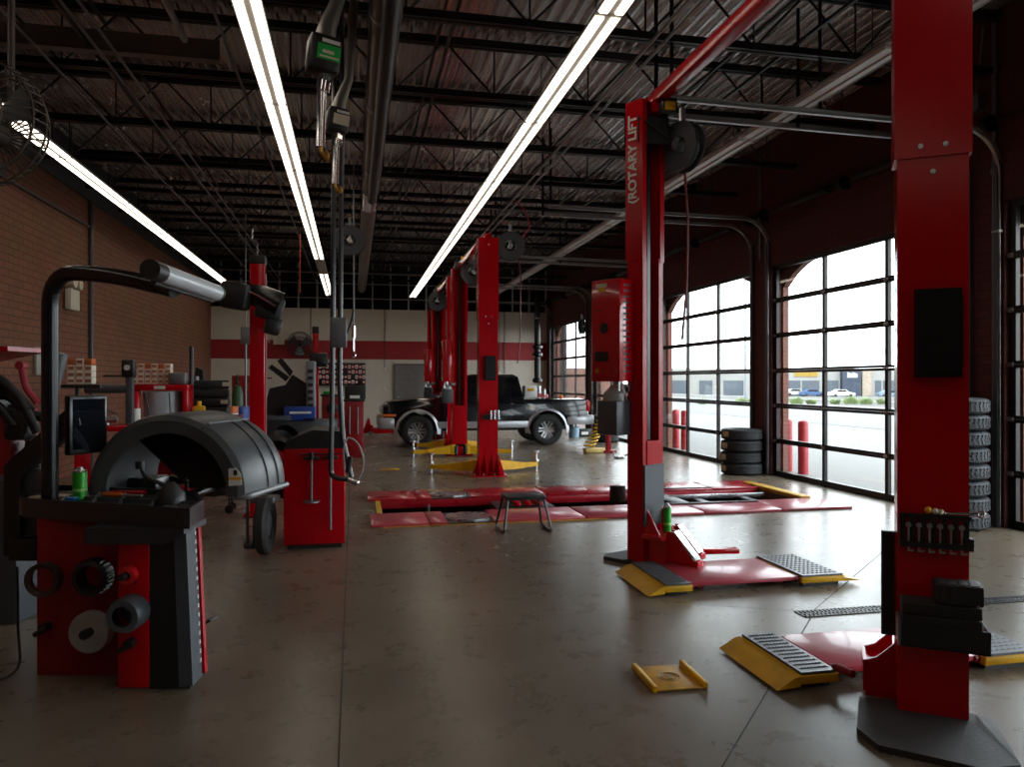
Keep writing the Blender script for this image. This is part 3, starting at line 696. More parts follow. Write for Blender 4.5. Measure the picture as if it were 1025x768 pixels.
for s_ in (-1, 1):
    for y in (8.5, 10.2):
        b.at((3 - 3, y - 9.35, -.32), (0, s_ * 8, 0)); b.box(-1.6, 1.6, -.04, .04, -.05, .05)
b.build('scissor_leg', mat('scissor_red', (120, 16, 22), .4), A)
b = MB(); b.cyl((.95 - 3, 9.75 - 9.35, -.5), (.95 - 3, 9.75 - 9.35, -.05), .02, n=10); b.build('lock_post', STL, A)

# step stool
S = thing('step_stool', 'low black work stool with tube legs in front of the alignment rack', 'stool', (1.73, 7.62, 0), 0)
b = MB(); b.box(-.21, .21, -.17, .17, .35, .375, .012); b.box(-.2, .2, -.16, .16, .335, .351); b.build('stool_top', BLK, S)
for s_ in (-1, 1):
    b = MB(); b.tube([(s_ * .19, -.13, .34), (s_ * .25, -.22, .014), (s_ * .25, .22, .014), (s_ * .19, .13, .34)], .013, 8, .05); b.build('leg', BLKS, S)
b = MB(); b.tube([(-.2, .16, .22), (.2, .16, .22)], .008, 6); b.build('stretcher', BLKS, S)

# yellow frame on the floor, drain, cans
Y = thing('spill_plate', 'worn yellow plate with two raised edges lying alone on the floor', 'plate', (1.606, 3.65, 0), -2)
b = MB(); b.box(-.13, .13, -.155, .155, .004, .012, .002); b.box(-.1, .1, -.12, .12, 0, .004)
o = b.build('plate', YELD, Y)
MB().torus((0, 0, .012), (0, 0, 1), .055, .003, 24, 6).torus((0, 0, .012), (0, 0, 1), .04, .003, 24, 6).box(-.012, .012, -.03, .03, .011, .014).build('stamped_mark', mat('mark_grey', (150, 120, 60), .5), o)
for s_ in (-1, 1): MB().box(s_ * .135 - .013, s_ * .135 + .013, -.16, .16, 0, .035, .008).build('raised_edge', YEL, Y)
b = MB(); 
for k in range(2): b.box(2.9, 5.9, 4.41 + k * .115, 4.425 + k * .115, .001, .006)
b.box(2.9, 5.9, 4.463, 4.473, .001, .006)
x = 2.9
while x < 5.9: b.box(x, x + .012, 4.41, 4.54, .001, .006); x += .03
b.mi = 1; b.box(2.9, 5.9, 4.412, 4.538, .0003, .0007)
solo('drain_grate', 'long black slotted drain grate let into the floor behind the nearest pads', 'drain', b, [mat('grate_iron', (70, 70, 72), .4, .6), BLKVOID])
def can(label, loc, h=.19, r=.033, band=None):
    T = thing('spray_can', label, 'can', loc)
    MB().lathe([(0, 0), (r, 0), (r, h * .86), (r * .98, h * .87)], n=20).build('can_body', [GRN], T)
    MB().lathe([(r, h * .86), (r * 1.03, h * .875), (r * .9, h * .9), (r * .5, h * .95), (r * .45, h), (0, h)], n=20).build('can_cap', STL, T)
    MB().lathe([(r * 1.01, h * .28), (r * 1.01, h * .36)], n=20).build('label_band', mat('pale_green', (150, 210, 120), .4), T)
    return T
can('green spray can standing on the carriage of the nearest lift far post', tuple(Vector((2.46, 5.98, .281)) + Matrix.Rotation(R(210.5), 3, 'Z') @ Vector((-.04, .15, 0))), .25, .033)

# tyres
def tyre_mesh(r=.33, w=.2, hole=.2, grooves=4):
    pr = [(hole, .012), (hole + .02, 0), (r - .055, .004), (r - .015, .016), (r, .035)]
    n = grooves; ys = [.035 + (w - .07) * k / n for k in range(n + 1)]
    for k in range(n):
        y0, y1 = ys[k], ys[k + 1]; pr += [(r + .0, y0 + .004), (r, y1 - .007), (r - .009, y1 - .006), (r - .009, y1 - .001)] if k < n - 1 else [(r, y1)]
    pr += [(r - .015, w - .016), (r - .055, w - .004), (hole + .02, w), (hole, w - .012), (hole - .0, w * .5)]
    return MB().lathe(pr, (0, 0, 0), (0, 0, 1), 40, closed=True)
c4 = (6.375, 11.52)
names = ['bottom', 'second from the bottom', 'third from the bottom', 'top']
for k in range(4):
    T = thing('tyre', '%s tyre of the four-tyre stack between the two middle doors' % names[k], 'tyre', (c4[0] + (.008 if k == 3 else -.01 * (k % 2)), c4[1] + .01 * (k % 2), .003 + k * .19), -30 + 3 * k, 'tyres stacked between the doors')
    tyre_mesh(.335, .188).build('tyre_body', RUB, T)
    b = MB()
    for i in range(6):
        a0, a1 = R(200 + i * 4), R(204 + i * 4); rr = .337
        b.add([(rr * math.cos(a0), rr * math.sin(a0), .06), (rr * math.cos(a1), rr * math.sin(a1), .06), (rr * math.cos(a1), rr * math.sin(a1), .15), (rr * math.cos(a0), rr * math.sin(a0), .15)], [(0, 1, 2, 3)])
    b.build('size_label', mat('tan_label', (196, 170, 140), .6), T)
for k in range(8):
    lab = ['bottom', 'second', 'third', 'fourth', 'fifth', 'sixth', 'seventh', 'topmost'][k] + (' tyre' if k in (0, 7) else ' tyre from the floor') + ' in the tall stack right of the nearest post'
    T = thing('tyre', lab, 'tyre', (6.3 + .012 * ((k * 3) % 3 - 1), 6.88, .003 + k * .172), 20 * k, 'tyres of the tall stack')
    m_ = tyre_mesh(.335, .17, .2, 5)
    for q in range(40):
        a = 2 * math.pi * q / 40; m_.at((0, 0, 0), (0, 0, math.degrees(a))); m_.box(.325, .3375, -.004, .022, .035, .07); m_.box(.325, .3375, -.014, .012, .075, .1); m_.box(.325, .3375, -.004, .022, .105, .135)
    m_.build('tyre_body', RUBG, T)
    if k == 7:
        b = MB()
        for i in range(5):
            a0, a1 = R(80 + i * 6), R(86 + i * 6); rr = .342
            b.add([(rr * math.cos(a0), rr * math.sin(a0), .05), (rr * math.cos(a1), rr * math.sin(a1), .05), (rr * math.cos(a1), rr * math.sin(a1), .13), (rr * math.cos(a0), rr * math.sin(a0), .13)], [(0, 1, 2, 3)])
        b.build('size_label', WHT, T)
# ================================================================== black pickup truck (nose towards -X)
PK = thing('pickup_truck', 'black crew-cab pickup with silver lower trim parked behind the lift posts', 'truck', (.6, 18.5, 0), 0)
PB = mat('truck_black', (16, 16, 20), .12, 0, .05, 2, coat=.8); PS = mat('truck_silver', (176, 178, 182), .3, .5, .04, 4)
WG = mat('truck_window', (14, 16, 18), .06, 0, .05, 2)
W_ = .9; WX = (.86, 4.0); WR = .38
def arc(cx, r, a0, a1, z=.38, n=10): return [(cx + r * math.cos(R(a0 + (a1 - a0) * i / n)), z + r * math.sin(R(a0 + (a1 - a0) * i / n))) for i in range(n + 1)]
body = [(.06, .62), (.06, .98), (.18, 1.07), (.9, 1.14), (1.45, 1.17), (3.4, 1.14), (3.42, 1.13), (5.02, 1.12), (5.06, .62), (4.6, .5)]
low = [(4.6, .5)] + arc(WX[1], .47, 12, 168) + [(3.4, .42), (1.45, .42)] + arc(WX[0], .47, 12, 168) + [(.25, .5)]
poly = [(.06, .55)] + body[1:8] + [(5.06, .55)] + low
def strip(poly, ys, name, m, par):
    """side profile swept across the width; edges pulled in for rounded shoulders"""
    b = MB(); n = len(poly); vs = []
    for y, k in ys:
        for x, z in poly:
            zz = z - (k if z > .9 else 0); xx = x + (k * .6 if x < .3 else (-k * .4 if x > 4.9 else 0)); vs.append((xx, y, zz))
    m_ = len(ys)
    for j in range(m_ - 1): b.add(vs, [(j * n + i, j * n + (i + 1) % n, (j + 1) * n + (i + 1) % n, (j + 1) * n + i) for i in range(n)], True)
    bm = bmesh.new()
    b.add(vs, [tuple(range(n)), tuple(reversed(range((m_ - 1) * n, m_ * n)))])
    return b.build(name, m, par)
bd = strip(poly, [(-.9, .05), (-.885, .015), (-.84, 0), (.84, 0), (.885, .015), (.9, .05)], 'body', PB, PK)
# cab (crew cab), tapered
b = MB()
cab_lo = [(1.32, 1.15), (3.42, 1.13)]; 
def loop(x0, x1, z, w, n=4): return [(x0, -w, z), (x1, -w, z), (x1, w, z), (x0, w, z)]
ls = [loop(1.3, 3.42, 1.12, .87), loop(1.42, 3.41, 1.2, .86), loop(2.02, 3.3, 1.66, .72), loop(2.2, 3.2, 1.72, .62)]
vs = [p for l in ls for p in l]
b.add(vs, [(j * 4 + i, j * 4 + (i + 1) % 4, j * 4 + 4 + (i + 1) % 4, j * 4 + 4 + i) for j in range(3) for i in range(4)] + [(12, 13, 14, 15)])
cab = b.build('cab', PB, PK)
for s_ in (-1, 1):
    y0, y1 = s_ * .868, s_ * .728
    for xa, xb, xc, xd in ((1.62, 2.4, 2.4, 2.08), (2.47, 3.08, 3.04, 2.47), (3.13, 3.34, 3.24, 3.09)):
        MB().add([(xa, y0, 1.2), (xb, y0, 1.2), (xc, y1, 1.64), (xd, y1, 1.64)], [(0, 1, 2, 3)]).build('side_window', WG, cab)
b = MB().add([(1.46, -.78, 1.22), (1.46, .78, 1.22), (2.0, .66, 1.655), (2.0, -.66, 1.655)], [(0, 1, 2, 3)]).at((-.01, 0, .012)); 
b.build('windscreen', WG, cab); 
b = MB().box(1.5, 1.62, -1.04, -.87, 1.16, 1.32, .03); b.build('door_mirror', PB, PK)
for s_ in (-1, 1):
    y = s_ * .905
    MB().box(1.3, 3.52, y - .012, y + .012, .44, .6, .01).build('rocker_cladding', PS, PK)
for s_ in (-1, 1):
    for cx in WX:
        o_, i_ = arc(cx, .555, -8, 188, n=16), arc(cx, .465, 188, -8, n=16)
        b = MB(); y = s_ * .9
        n = 17; vs = [(x, y - s_ * .02, z) for x, z in o_] + [(x, y + s_ * .035, z) for x, z in reversed(i_)] + [(x, y - s_ * .03, z) for x, z in reversed(i_)]
        b.add(vs, [(k, k + 1, n + k + 1, n + k) for k in range(n - 1)] + [(n + k, n + k + 1, 2 * n + k + 1, 2 * n + k) for k in range(n - 1)], True)
        b.build('wheel_flare', PS, PK)
def truck_wheel(x, y, s_):
    w = MB(); w.M = Matrix.Translation((x, y, WR)) @ Euler((R(90) * (1 if s_ < 0 else -1), 0, 0)).to_matrix().to_4x4()
    t_ = tyre_mesh(WR, .24, .22, 3); q = MB(); q.M = w.M; q.add(t_.v, t_.f, True); q.build_obj = None
    wh = q.build('wheel', RUB, PK)
    w.lathe([(.22, .02), (.235, .2), (.215, .2), (.2, .12), (.2, .02)], n=28, closed=True); w.cyl((0, 0, .05), (0, 0, .17), .06, n=16)
    for k in range(6):
        a = 2 * math.pi * k / 6; c_, s2 = math.cos(a), math.sin(a)
        for o2 in (-.025, .025):
            w.add([(c_ * .04 - s2 * (o2 - .014), s2 * .04 + c_ * (o2 - .014), .16), (c_ * .04 - s2 * (o2 + .014), s2 * .04 + c_ * (o2 + .014), .16), (c_ * .215 - s2 * (o2 * 1.6 + .02), s2 * .215 + c_ * (o2 * 1.6 + .02), .19), (c_ * .215 - s2 * (o2 * 1.6 - .02), s2 * .215 + c_ * (o2 * 1.6 - .02), .19),
                   (c_ * .04 - s2 * (o2 - .014), s2 * .04 + c_ * (o2 - .014), .12), (c_ * .04 - s2 * (o2 + .014), s2 * .04 + c_ * (o2 + .014), .12), (c_ * .215 - s2 * (o2 * 1.6 + .02), s2 * .215 + c_ * (o2 * 1.6 + .02), .14), (c_ * .215 - s2 * (o2 * 1.6 - .02), s2 * .215 + c_ * (o2 * 1.6 - .02), .14)],
                  [(0, 1, 2, 3), (4, 7, 6, 5), (0, 4, 5, 1), (1, 5, 6, 2), (3, 2, 6, 7), (0, 3, 7, 4)])
    w.build('rim', PS, wh)
for cx in WX:
    for s_ in (-1, 1): truck_wheel(cx, s_ * .66, s_)
b = MB(); b.box(-.04, .34, -.925, .925, .44, .72, .06); b.build('front_bumper', PS, PK)
b = MB(); b.box(5.0, 5.2, -.86, .86, .5, .72, .03); b.box(4.5, 5.06, -.915, -.9, .5, .68, .01); b.build('rear_bumper', PS, PK)
for s_ in (-1, 1):
    o = MB().box(.04, .22, s_ * .62, s_ * .89, .8, .92, .02).build('headlight', mat('headlight', (150, 146, 140), .15, .3), PK)
    MB().box(.05, .38, s_ * .8, s_ * .902, .72, .8, .015).build('turn_signal', ORG, PK)
    MB().box(4.97, 5.08, s_ * .78, s_ * .905, .82, 1.08, .015).build('tail_light', mat('tail_red', (190, 20, 24), .2), PK)
b = MB(); b.box(.045, .06, -.6, .6, .72, .96, .01); b.build('grille', PS, PK)
b = MB(); b.cyl((3.62, -.905, .92), (3.62, -.9, .92), .075, n=24); b.mi = 1; b.cyl((3.62, -.91, .92), (3.62, -.9, .92), .055, n=24); b.build('side_emblem', [PS, CRM], PK)
b = MB()
for x in (1.5, 2.43, 3.1, 3.44): b.box(x, x + .008, -.903, -.899, .6, 1.14)
b.box(1.5, 3.44, -.904, -.9, .98, .99); b.build('door_seam', BLK, PK)
for x in (2.25, 3.0): MB().box(x, x + .16, -.93, -.9, 1.0, 1.03, .008).build('door_handle', PB, PK)
b = MB(); b.box(.5, 4.8, -.4, .4, .35, .5); b.cyl((WX[0], -.6, WR), (WX[0], .6, WR), .06); b.cyl((WX[1], -.6, WR), (WX[1], .6, WR), .08); b.box(.45, 1.3, -.78, .78, .4, .7); b.box(3.6, 4.5, -.78, .78, .5, .75); b.build('chassis', BLK, PK)
q = MB(); q.box(-.16, .16, -.15, .15, 0, .3, .02); q.mi = 1; q.box(-.1, .08, -.152, -.15, .16, .24); q.mi = 2; q.box(-.08, .02, -.154, -.151, .18, .2)
solo('parts_box', 'white box with a yellow label standing in the pickup bed behind the cab', 'box', q, [WHT, YEL, BLK], (.6 + 3.72, 18.3, 1.147))
q = MB().sphere((0, 0, .05), .05, 8).cyl((0, 0, 0), (0, 0, .03), .06)
solo('beacon_lamp', 'small orange beacon sitting on the rear of the pickup bed rail', 'lamp', q, ORG, (.6 + 4.45, 18.0, 1.12))

# ================================================================== things around the pickup
b = MB(); b.cyl((0, 0, 1.5), (0, 0, 4.3), .1, n=16)
T = thing('exhaust_hose', 'black exhaust hose hanging from the ceiling in front of the cream wall', 'hose', (5.9, 23.9, 0))
b.build('hose_tube', BLK, T)
for z in (1.5, 2.35, 2.6): MB().lathe([(.1, z), (.17, z + .05), (.17, z + .12), (.1, z + .17)], n=16).build('coupling', BLKS, T)
MB().cyl((0, 0, 3.6), (0, 0, 3.64), .115, n=16).build('clamp_ring', GAL, T)
MB().cyl((0, 0, 4.3), (0, 0, 4.9), .05, n=8).build('hanger', JST, T)
T = thing('floor_jack', 'red shop press standing on the floor under the hanging exhaust hose', 'press', (5.95, 23.9, 0))
b = MB(); b.box(-.35, .35, -.25, .25, 0, .12, .02); b.box(-.1, .1, -.1, .1, .12, .9, .02); b.box(-.3, .3, -.14, .14, .85, 1.15, .05); b.build('press_frame', RED2, T)
b = MB(); b.cyl((0, 0, 1.15), (0, 0, 1.4), .07); b.cyl((.15, -.15, 1.1), (.15, -.15, 1.3), .04); b.build('piston', STL, T)
q = MB().lathe([(0, 0), (.14, 0), (.16, .3), (.165, .3), (.155, .29), (.14, .02), (0, .02)], n=20)
solo('bucket', 'pale blue bucket on the floor behind the pickup', 'bucket', q, mat('pale_blue', (130, 160, 180), .5), (5.95, 19.9, 0))
q = MB().box(-.25, .25, -.15, .15, 0, .22, .02); q.mi = 1; q.box(-.1, .1, -.152, -.15, .06, .14)
solo('battery', 'black battery box with a white label on the floor beside the pale blue bucket', 'battery', q, [BLK, WHT], (6.35, 20.3, 0))
for k in range(3):
    T = thing('tyre', ['bottom', 'middle', 'top'][k] + ' tyre of the low stack by the farthest doors, behind the pickup tail', 'tyre', (6.35, 18.4, .003 + .23 * k), 0, 'low stack of tyres behind the pickup')
    tyre_mesh(.34, .225).build('tyre_body', RUB, T)
T = thing('air_line_stand', 'red air stand with a yellow coiled hose on a beige base beside the doors', 'stand', (5.15, 15.6, 0))
b = MB(); b.box(-.05, .05, -.05, .05, 0, 1.15, .01); b.box(-.14, .14, -.14, .14, 0, .06, .01); b.box(-.08, .08, -.07, .07, .9, 1.1, .01); b.build('stand_post', RED2, T, (.3, 0, 0))
b = MB(); b.box(-.25, .2, -.12, .12, 0, .1, .02); b.build('stand_base', mat('beige_base', (210, 180, 110), .5), T)
b = MB(); b.tube([(.12 * math.cos(t * .9) - .15 + .006 * t, .12 * math.sin(t * .9), .12 + t * .011) for t in range(0, 60)], .016, 8); b.build('coiled_hose', mat('hose_yellow', (220, 180, 60), .5), T)
T = thing('wheel_chock', 'small steel bracket with chrome ends on the floor left of the red stand', 'bracket', tuple(fl(620, 459)), 0)
b = MB(); b.box(-.1, .1, -.05, .05, .0, .05, .01); b.cyl((-.12, 0, .02), (-.12, 0, .15), .02); b.cyl((.1, 0, .05), (.2, 0, .08), .02); b.build('bracket_body', CHR, T)
q = MB().box(-.16, .16, -.1, .1, .001, .02, .004)
solo('floor_plate', 'small yellow plate alone on the floor left of the second lift', 'plate', q, YELD, tuple(fl(391, 470.5)))

# back wall door, outlets, hanging wires
o = MB().box(1.4, 2.5, YB - .05, YB, 0, 2.1)
d_ = struct('door_7', o, mat('steel_door_grey', (112, 108, 104), .5))
MB().box(1.34, 1.4, YB - .08, YB - .0, 0, 2.16).box(2.5, 2.56, YB - .08, YB, 0, 2.16).box(1.34, 2.56, YB - .08, YB, 2.1, 2.16).build('door_jamb', mat('door_jamb_grey', (92, 88, 84), .5), d_)
MB().cyl((1.5, YB - .1, 1.02), (1.5, YB - .05, 1.02), .03).build('door_knob', STL, d_)
for u, v, lab in ((385, 370, 'upper'), (385, 390, 'lower')):
    p_ = atY(u, v, YB - .02); solo('wall_outlet', '%s small pale outlet on the cream wall left of the grey door' % lab, 'outlet', MB().cb((0, 0, 0), (.08, .03, .12), .005), CRM, tuple(p_))
for u, v0, v1, lab in ((385, 307, 368, 'thin cord on the cream wall above the outlets'), (311, 307, 375, 'thin cord on the cream wall behind the wall fan'), (500, 240, 372, 'thin cord dropping beside the second lift, left one'), (505, 240, 374, 'thin cord dropping beside the second lift, right one')):
    a, b2 = atY(u, v0, YB - .04), atY(u, v1, YB - .04)
    pipe(lab, [(a.x, a.y, 4.0), tuple(b2)], .012, BLK, name='hanging_cord', cat='cord')
# wall fan on the back wall
def fan(label, loc, rz, tilt, Rr, m=BLK, mount=None):
    T = thing('cage_fan', label, 'fan', loc, rz)
    rot = Matrix.Rotation(R(tilt), 4, 'X')
    b = MB(); b.M = rot
    for k in range(40):
        a = 2 * math.pi * k / 40; c_, s_ = math.cos(a), math.sin(a)
        b.tube([(c_ * .12 * Rr, -.19, s_ * .12 * Rr), (c_ * .6 * Rr, -.18, s_ * .6 * Rr), (c_ * .95 * Rr, -.1, s_ * .95 * Rr), (c_ * Rr, 0, s_ * Rr), (c_ * .9 * Rr, .1, s_ * .9 * Rr), (c_ * .2 * Rr, .17, s_ * .2 * Rr)], .0048 * (Rr / .38), 4, caps=False)
    for r_, y in ((1, 0), (.95, -.1), (.6, -.18), (.12, -.19), (.35, -.187), (.9, .1), (.55, .14)): b.torus((0, y, 0), (0, 1, 0), Rr * r_, .0065 * (Rr / .38), 36, 5)
    b.build('cage', m, T)
    b = MB(); b.M = rot
    for k in range(3):
        a0 = 2 * math.pi * k / 3; vs = []
        for r_ in (.18, .5, .85):
            for da, y in ((0, -.06), (.5, -.02), (.95, .05)): vs.append((r_ * Rr * math.cos(a0 + da), y, r_ * Rr * math.sin(a0 + da)))
        b.add(vs, [(i * 3 + j, i * 3 + j + 1, i * 3 + j + 4, i * 3 + j + 3) for i in range(2) for j in range(2)], True)
        b.add([(x, y + .006, z) for x, y, z in vs], [(i * 3 + j, i * 3 + j + 3, i * 3 + j + 4, i * 3 + j + 1) for i in range(2) for j in range(2)], True)
    b.build('blades', DGR, T)
    b = MB(); b.M = rot; b.cyl((0, -.05, 0), (0, .28, 0), .075, n=18); b.cyl((0, -.08, 0), (0, -.05, 0), .05, n=18); b.build('motor', m, T)
    if mount:
        b = MB(); b.tube(mount, .02, 8); b.build('mount_arm', m, T)
    return T
p_ = atY(300, 345, YB - .45); fan('round black cage fan on the cream back wall', tuple(p_), 0, 0, .42, BLK, [(0, .2, 0), (0, .45, 0)])
p_ = atD(-20, 124, 4.3); fan('large black cage fan hanging in the top left corner', tuple(p_), -8, -4, .37, mat('fan_cage', (74, 64, 56), .5), [(0, .25, 0), (.0, .3, .3), (0, .3, BC - p_.z)])
q = MB().box(-.2, .2, -.1, .0, -.24, .1, .02); q.mi = 0; q.cyl((-.12, -.14, .22), (-.12, .0, .22), .1); q.cyl((.14, -.14, .2), (.14, 0, .2), .09); q.box(-.03, .03, -.05, -.01, .1, .2)
p_ = atX(69, 296, XL + .02)
solo('emergency_light', 'cream twin-head emergency light on the brick wall inside the bent tube', 'light', q, CRM, tuple(p_), 90)
# ================================================================== wheel balancer in the left foreground (turned to face the camera)
BD, BU = 3.85, 110.0
BR = atD(BU, V0, BD); BR.z = 0
RZB = -math.degrees(TH)
def lb(u, v, D):
    """point of the balancer's own frame: x right, y back, z up"""
    return ((u - U0) / F * D - (BU - U0) / F * BD, D - BD, H - (v - V0) / F * D)
def rect(b, u0, u1, v0, v1, D0, D1, bev=.01):
    a = lb(u0, v0, D0); c = lb(u1, v1, D0); return b.box(a[0], c[0], a[1], D1 - BD, c[2], a[2], bev)
WB = thing('wheel_balancer', 'red and black wheel balancer with a big curved hood in the left foreground', 'wheel balancer', tuple(BR), RZB)
b = MB(); rect(b, 36, 121, 516, 677, 3.95, 4.4, .012); b.build('cabinet', RED2, WB)
b = MB(); rect(b, 118, 149, 530, 689, 3.77, 4.05, .006); b.build('front_panel', RED, WB)
b = MB(); x0 = lb(149, 0, 3.77)[0]; x1 = lb(191, 0, 3.77)[0]
b.prism([(x0, .0), (x1 - .01, .0), (x1 + .0, .03), (x1 - .035, .85), (x0, .85)], -.075, .03, 'XZ'); 
sd = b.build('side_housing', BLK, WB)
b = MB(); b.prism([(x1 - .03, .03), (x1 + .018, .03), (x1 - .02, .86), (x1 - .06, .86)], .05, .085, 'XZ'); b.build('red_side_strip', RED, WB)
b = MB(); b.prism([(x1 - .06, .01), (x1 + .008, .02), (x1 - .028, .86), (x1 - .09, .86)], -.078, .04, 'XZ'); g1 = b.build('grey_edge', DGR, sd)
b = MB()
for k in range(15):
    z = .1 + k * .047; xx = x1 + .0095 - (z - .02) * .0436
    b.box(xx - .004, xx + .003, .015, .03, z, z + .02)
b.build('scale_marks', WHT, sd)
b = MB(); b.box(lb(36, 0, 3.95)[0] + .03, x1 - .3, .13, .5, .0, .03); b.build('plinth', BLK, WB)
# tray
zt = .93
TP = [lb(19, 0, 4.05)[:2], lb(24, 0, 3.98)[:2], lb(184, 0, 3.66)[:2], lb(190, 0, 3.66)[:2], lb(204, 0, 3.95)[:2], lb(196, 0, 4.25)[:2], lb(60, 0, 4.5)[:2], lb(24, 0, 4.35)[:2]]
b = MB(); b.prism(TP, zt - .035, zt - .03)
def rim(b, poly, z0, z1, t=.012):
    n = len(poly); cx = sum(p[0] for p in poly) / n; cy = sum(p[1] for p in poly) / n
    inn = [(p[0] + (cx - p[0]) * t / math.hypot(cx - p[0], cy - p[1]) * 1.6, p[1] + (cy - p[1]) * t / math.hypot(cx - p[0], cy - p[1]) * 1.6) for p in poly]
    vs = [(x, y, z0) for x, y in poly] + [(x, y, z1) for x, y in poly] + [(x, y, z1) for x, y in inn] + [(x, y, z0) for x, y in inn]
    b.add(vs, [(k * n + i, k * n + (i + 1) % n, (k + 1) % 4 * n + (i + 1) % n, (k + 1) % 4 * n + i) for k in range(4) for i in range(n)])
rim(b, TP, zt - .1, zt, .014)
a, c = lb(100, 0, 3.82), lb(184, 0, 3.68)
b.prism([(a[0], zt - .1), (c[0] + .0, zt - .1), (c[0] - .0, zt - .13), (c[0] - .1, zt - .18), (a[0], zt - .18)], -.17, .1, 'XZ')
tray = b.build('weight_tray', mat('tray_plastic', (40, 41, 44), .35, 0, .1, 8), WB)
b = MB()
def dv(p, q, h=.028):
    p, q = Vector((p[0], p[1], 0)), Vector((q[0], q[1], 0)); d = (q - p).normalized(); n = Vector((-d.y, d.x, 0)) * .005
    b.add([tuple(p - n + Vector((0, 0, zt - .032))), tuple(q - n + Vector((0, 0, zt - .032))), tuple(q + n + Vector((0, 0, zt - .032))), tuple(p + n + Vector((0, 0, zt - .032))), tuple(p - n + Vector((0, 0, zt - .006))), tuple(q - n + Vector((0, 0, zt - .006))), tuple(q + n + Vector((0, 0, zt - .006))), tuple(p + n + Vector((0, 0, zt - .006)))],
          [(4, 5, 6, 7), (0, 1, 5, 4), (1, 2, 6, 5), (2, 3, 7, 6), (3, 0, 4, 7)])
dv(lb(30, 0, 4.2), lb(195, 0, 3.9))
for u in (62, 92, 118, 150): dv(lb(u, 0, 3.95 - (u - 62) * .0022), lb(u + 8, 0, 4.3 - (u - 62) * .001))
b.build('divider', DGR, tray)
# stuff in the tray
def onB2(u, v, D, dz=0):
    p = lb(u, v, D); q = Matrix.Translation(BR) @ Matrix.Rotation(R(RZB), 4, 'Z') @ Vector(p); return (q.x, q.y, q.z + dz)
def ontray(u, D): 
    q = onB2(u, 400, D); return (q[0], q[1], zt - .029)
can('green spray can standing at the back of the balancer tray', ontray(80, 4.1), .18, .036)
q = MB().box(-.1, .08, -.03, .03, 0, .02, .01).box(-.02, .12, -.01, .05, .005, .025, .01)
solo('work_gloves', 'crumpled pale gloves lying in the left of the balancer tray', 'gloves', q, CRM, ontray(48, 4.12), -20)
q = MB().box(-.03, .03, -.02, .02, 0, .025, .008)
solo('weight_clip', 'small blue clip in the balancer tray beside the gloves', 'clip', q, mat('bright_blue', (20, 120, 190), .4), ontray(72, 4.05), -20)
q = MB().cyl((-.12, 0, .02), (.0, 0, .02), .014, n=10); q.mi = 1; q.cyl((0, 0, .02), (.13, 0, .02), .008, n=8)
solo('screwdriver', 'orange handled screwdriver in the middle of the balancer tray', 'screwdriver', q, [ORG, STL], ontray(122, 4.15), -25)
q = MB().cyl((-.1, 0, .02), (.1, 0, .02), .012, n=10)
solo('red_pliers', 'red handled pliers lying behind the orange screwdriver', 'pliers', q, RED, ontray(128, 4.25), -12)
q = MB()
for k in range(16): q.box(-.08 + random.random() * .14, 0, -.04 + random.random() * .08, 0, 0, 0) if False else q.cb((-.08 + random.random() * .16, -.04 + random.random() * .08, .008), (.03, .008, .012))
o = solo('wheel_weights', 'loose grey wheel weights in the right end of the balancer tray', 'weights', q, STL, ontray(182, 3.86), 10); o['kind'] = 'stuff'
# shaft cone with handle on the tray's right
b = MB(); p_ = lb(171, 0, 3.95); b.lathe([(0, .11), (.02, .11), (.03, .1), (.07, .05), (.075, .0), (0, 0)], (p_[0], p_[1], zt - .02), n=20)
b.tube([(p_[0], p_[1], zt + .06), (p_[0] - .05, p_[1] - .0, zt + .08), (p_[0] - .14, p_[1], zt + .12), (p_[0] - .16, p_[1], zt + .18)], .012, 8, .03); b.cyl((p_[0] - .16, p_[1], zt + .16), (p_[0] - .16, p_[1], zt + .2), .026, n=12)
b.build('wing_nut', BLK, WB)
# cones and cups hung on the front
b = MB(); p_ = lb(44, 580, 3.86); b.lathe([(.062, -.02), (.085, -.03), (.09, .02), (.085, .03), (.07, .02)], p_, (0, 1, 0), 28, closed=True)
b.build('clamp_ring', mat('ring_brown', (64, 50, 44), .4, .4), WB)
b = MB(); p_ = lb(92, 578, 3.86)
for k in range(24):
    a = 2 * math.pi * k / 24; b.cyl((p_[0] + .088 * math.cos(a), p_[1] - .02, p_[2] + .088 * math.sin(a)), (p_[0] + .088 * math.cos(a), p_[1] + .04, p_[2] + .088 * math.sin(a)), .009, n=6)
b.lathe([(.066, -.03), (.088, -.02), (.09, .05), (.06, .05)], p_, (0, 1, 0), 28, closed=True); b.build('spacer_ring', BLK, WB)
b = MB(); p_ = lb(87, 635, 3.8); b.lathe([(0, .0), (.1, .01), (.106, .02), (.106, .06), (0, .06)], p_, (0, 1, 0), 32); o = b.build('pressure_plate', mat('plate_grey', (150, 146, 142), .5), WB)
b = MB(); b.cyl((p_[0] + .01, p_[1] - .05, p_[2] + .01), (p_[0] + .01, p_[1] + .1, p_[2] + .01), .024, n=14); b.build('hub_pin', BLK, o)
b = MB(); p_ = lb(122, 618, 3.66); b.lathe([(.05, .0), (.078, .0), (.088, .03), (.085, .13), (.0, .13), (.0, .1), (.06, .1)], p_, (0, 1, 0), 28); b.build('centering_cup', DGR, WB)
b = MB(); p_ = lb(126, 577, 3.72); b.lathe([(.022, .0), (.042, .0), (.045, .04), (.02, .04)], p_, (0, 1, 0), 24, closed=True); o = b.build('red_cone', mat('bright_red', (0, 0, 0)), WB)
b = MB(); b.cyl((p_[0] - .01, p_[1] - .03, p_[2]), (p_[0], p_[1] + .05, p_[2]), .018, n=12); b.build('cone_pin', BLK, o)
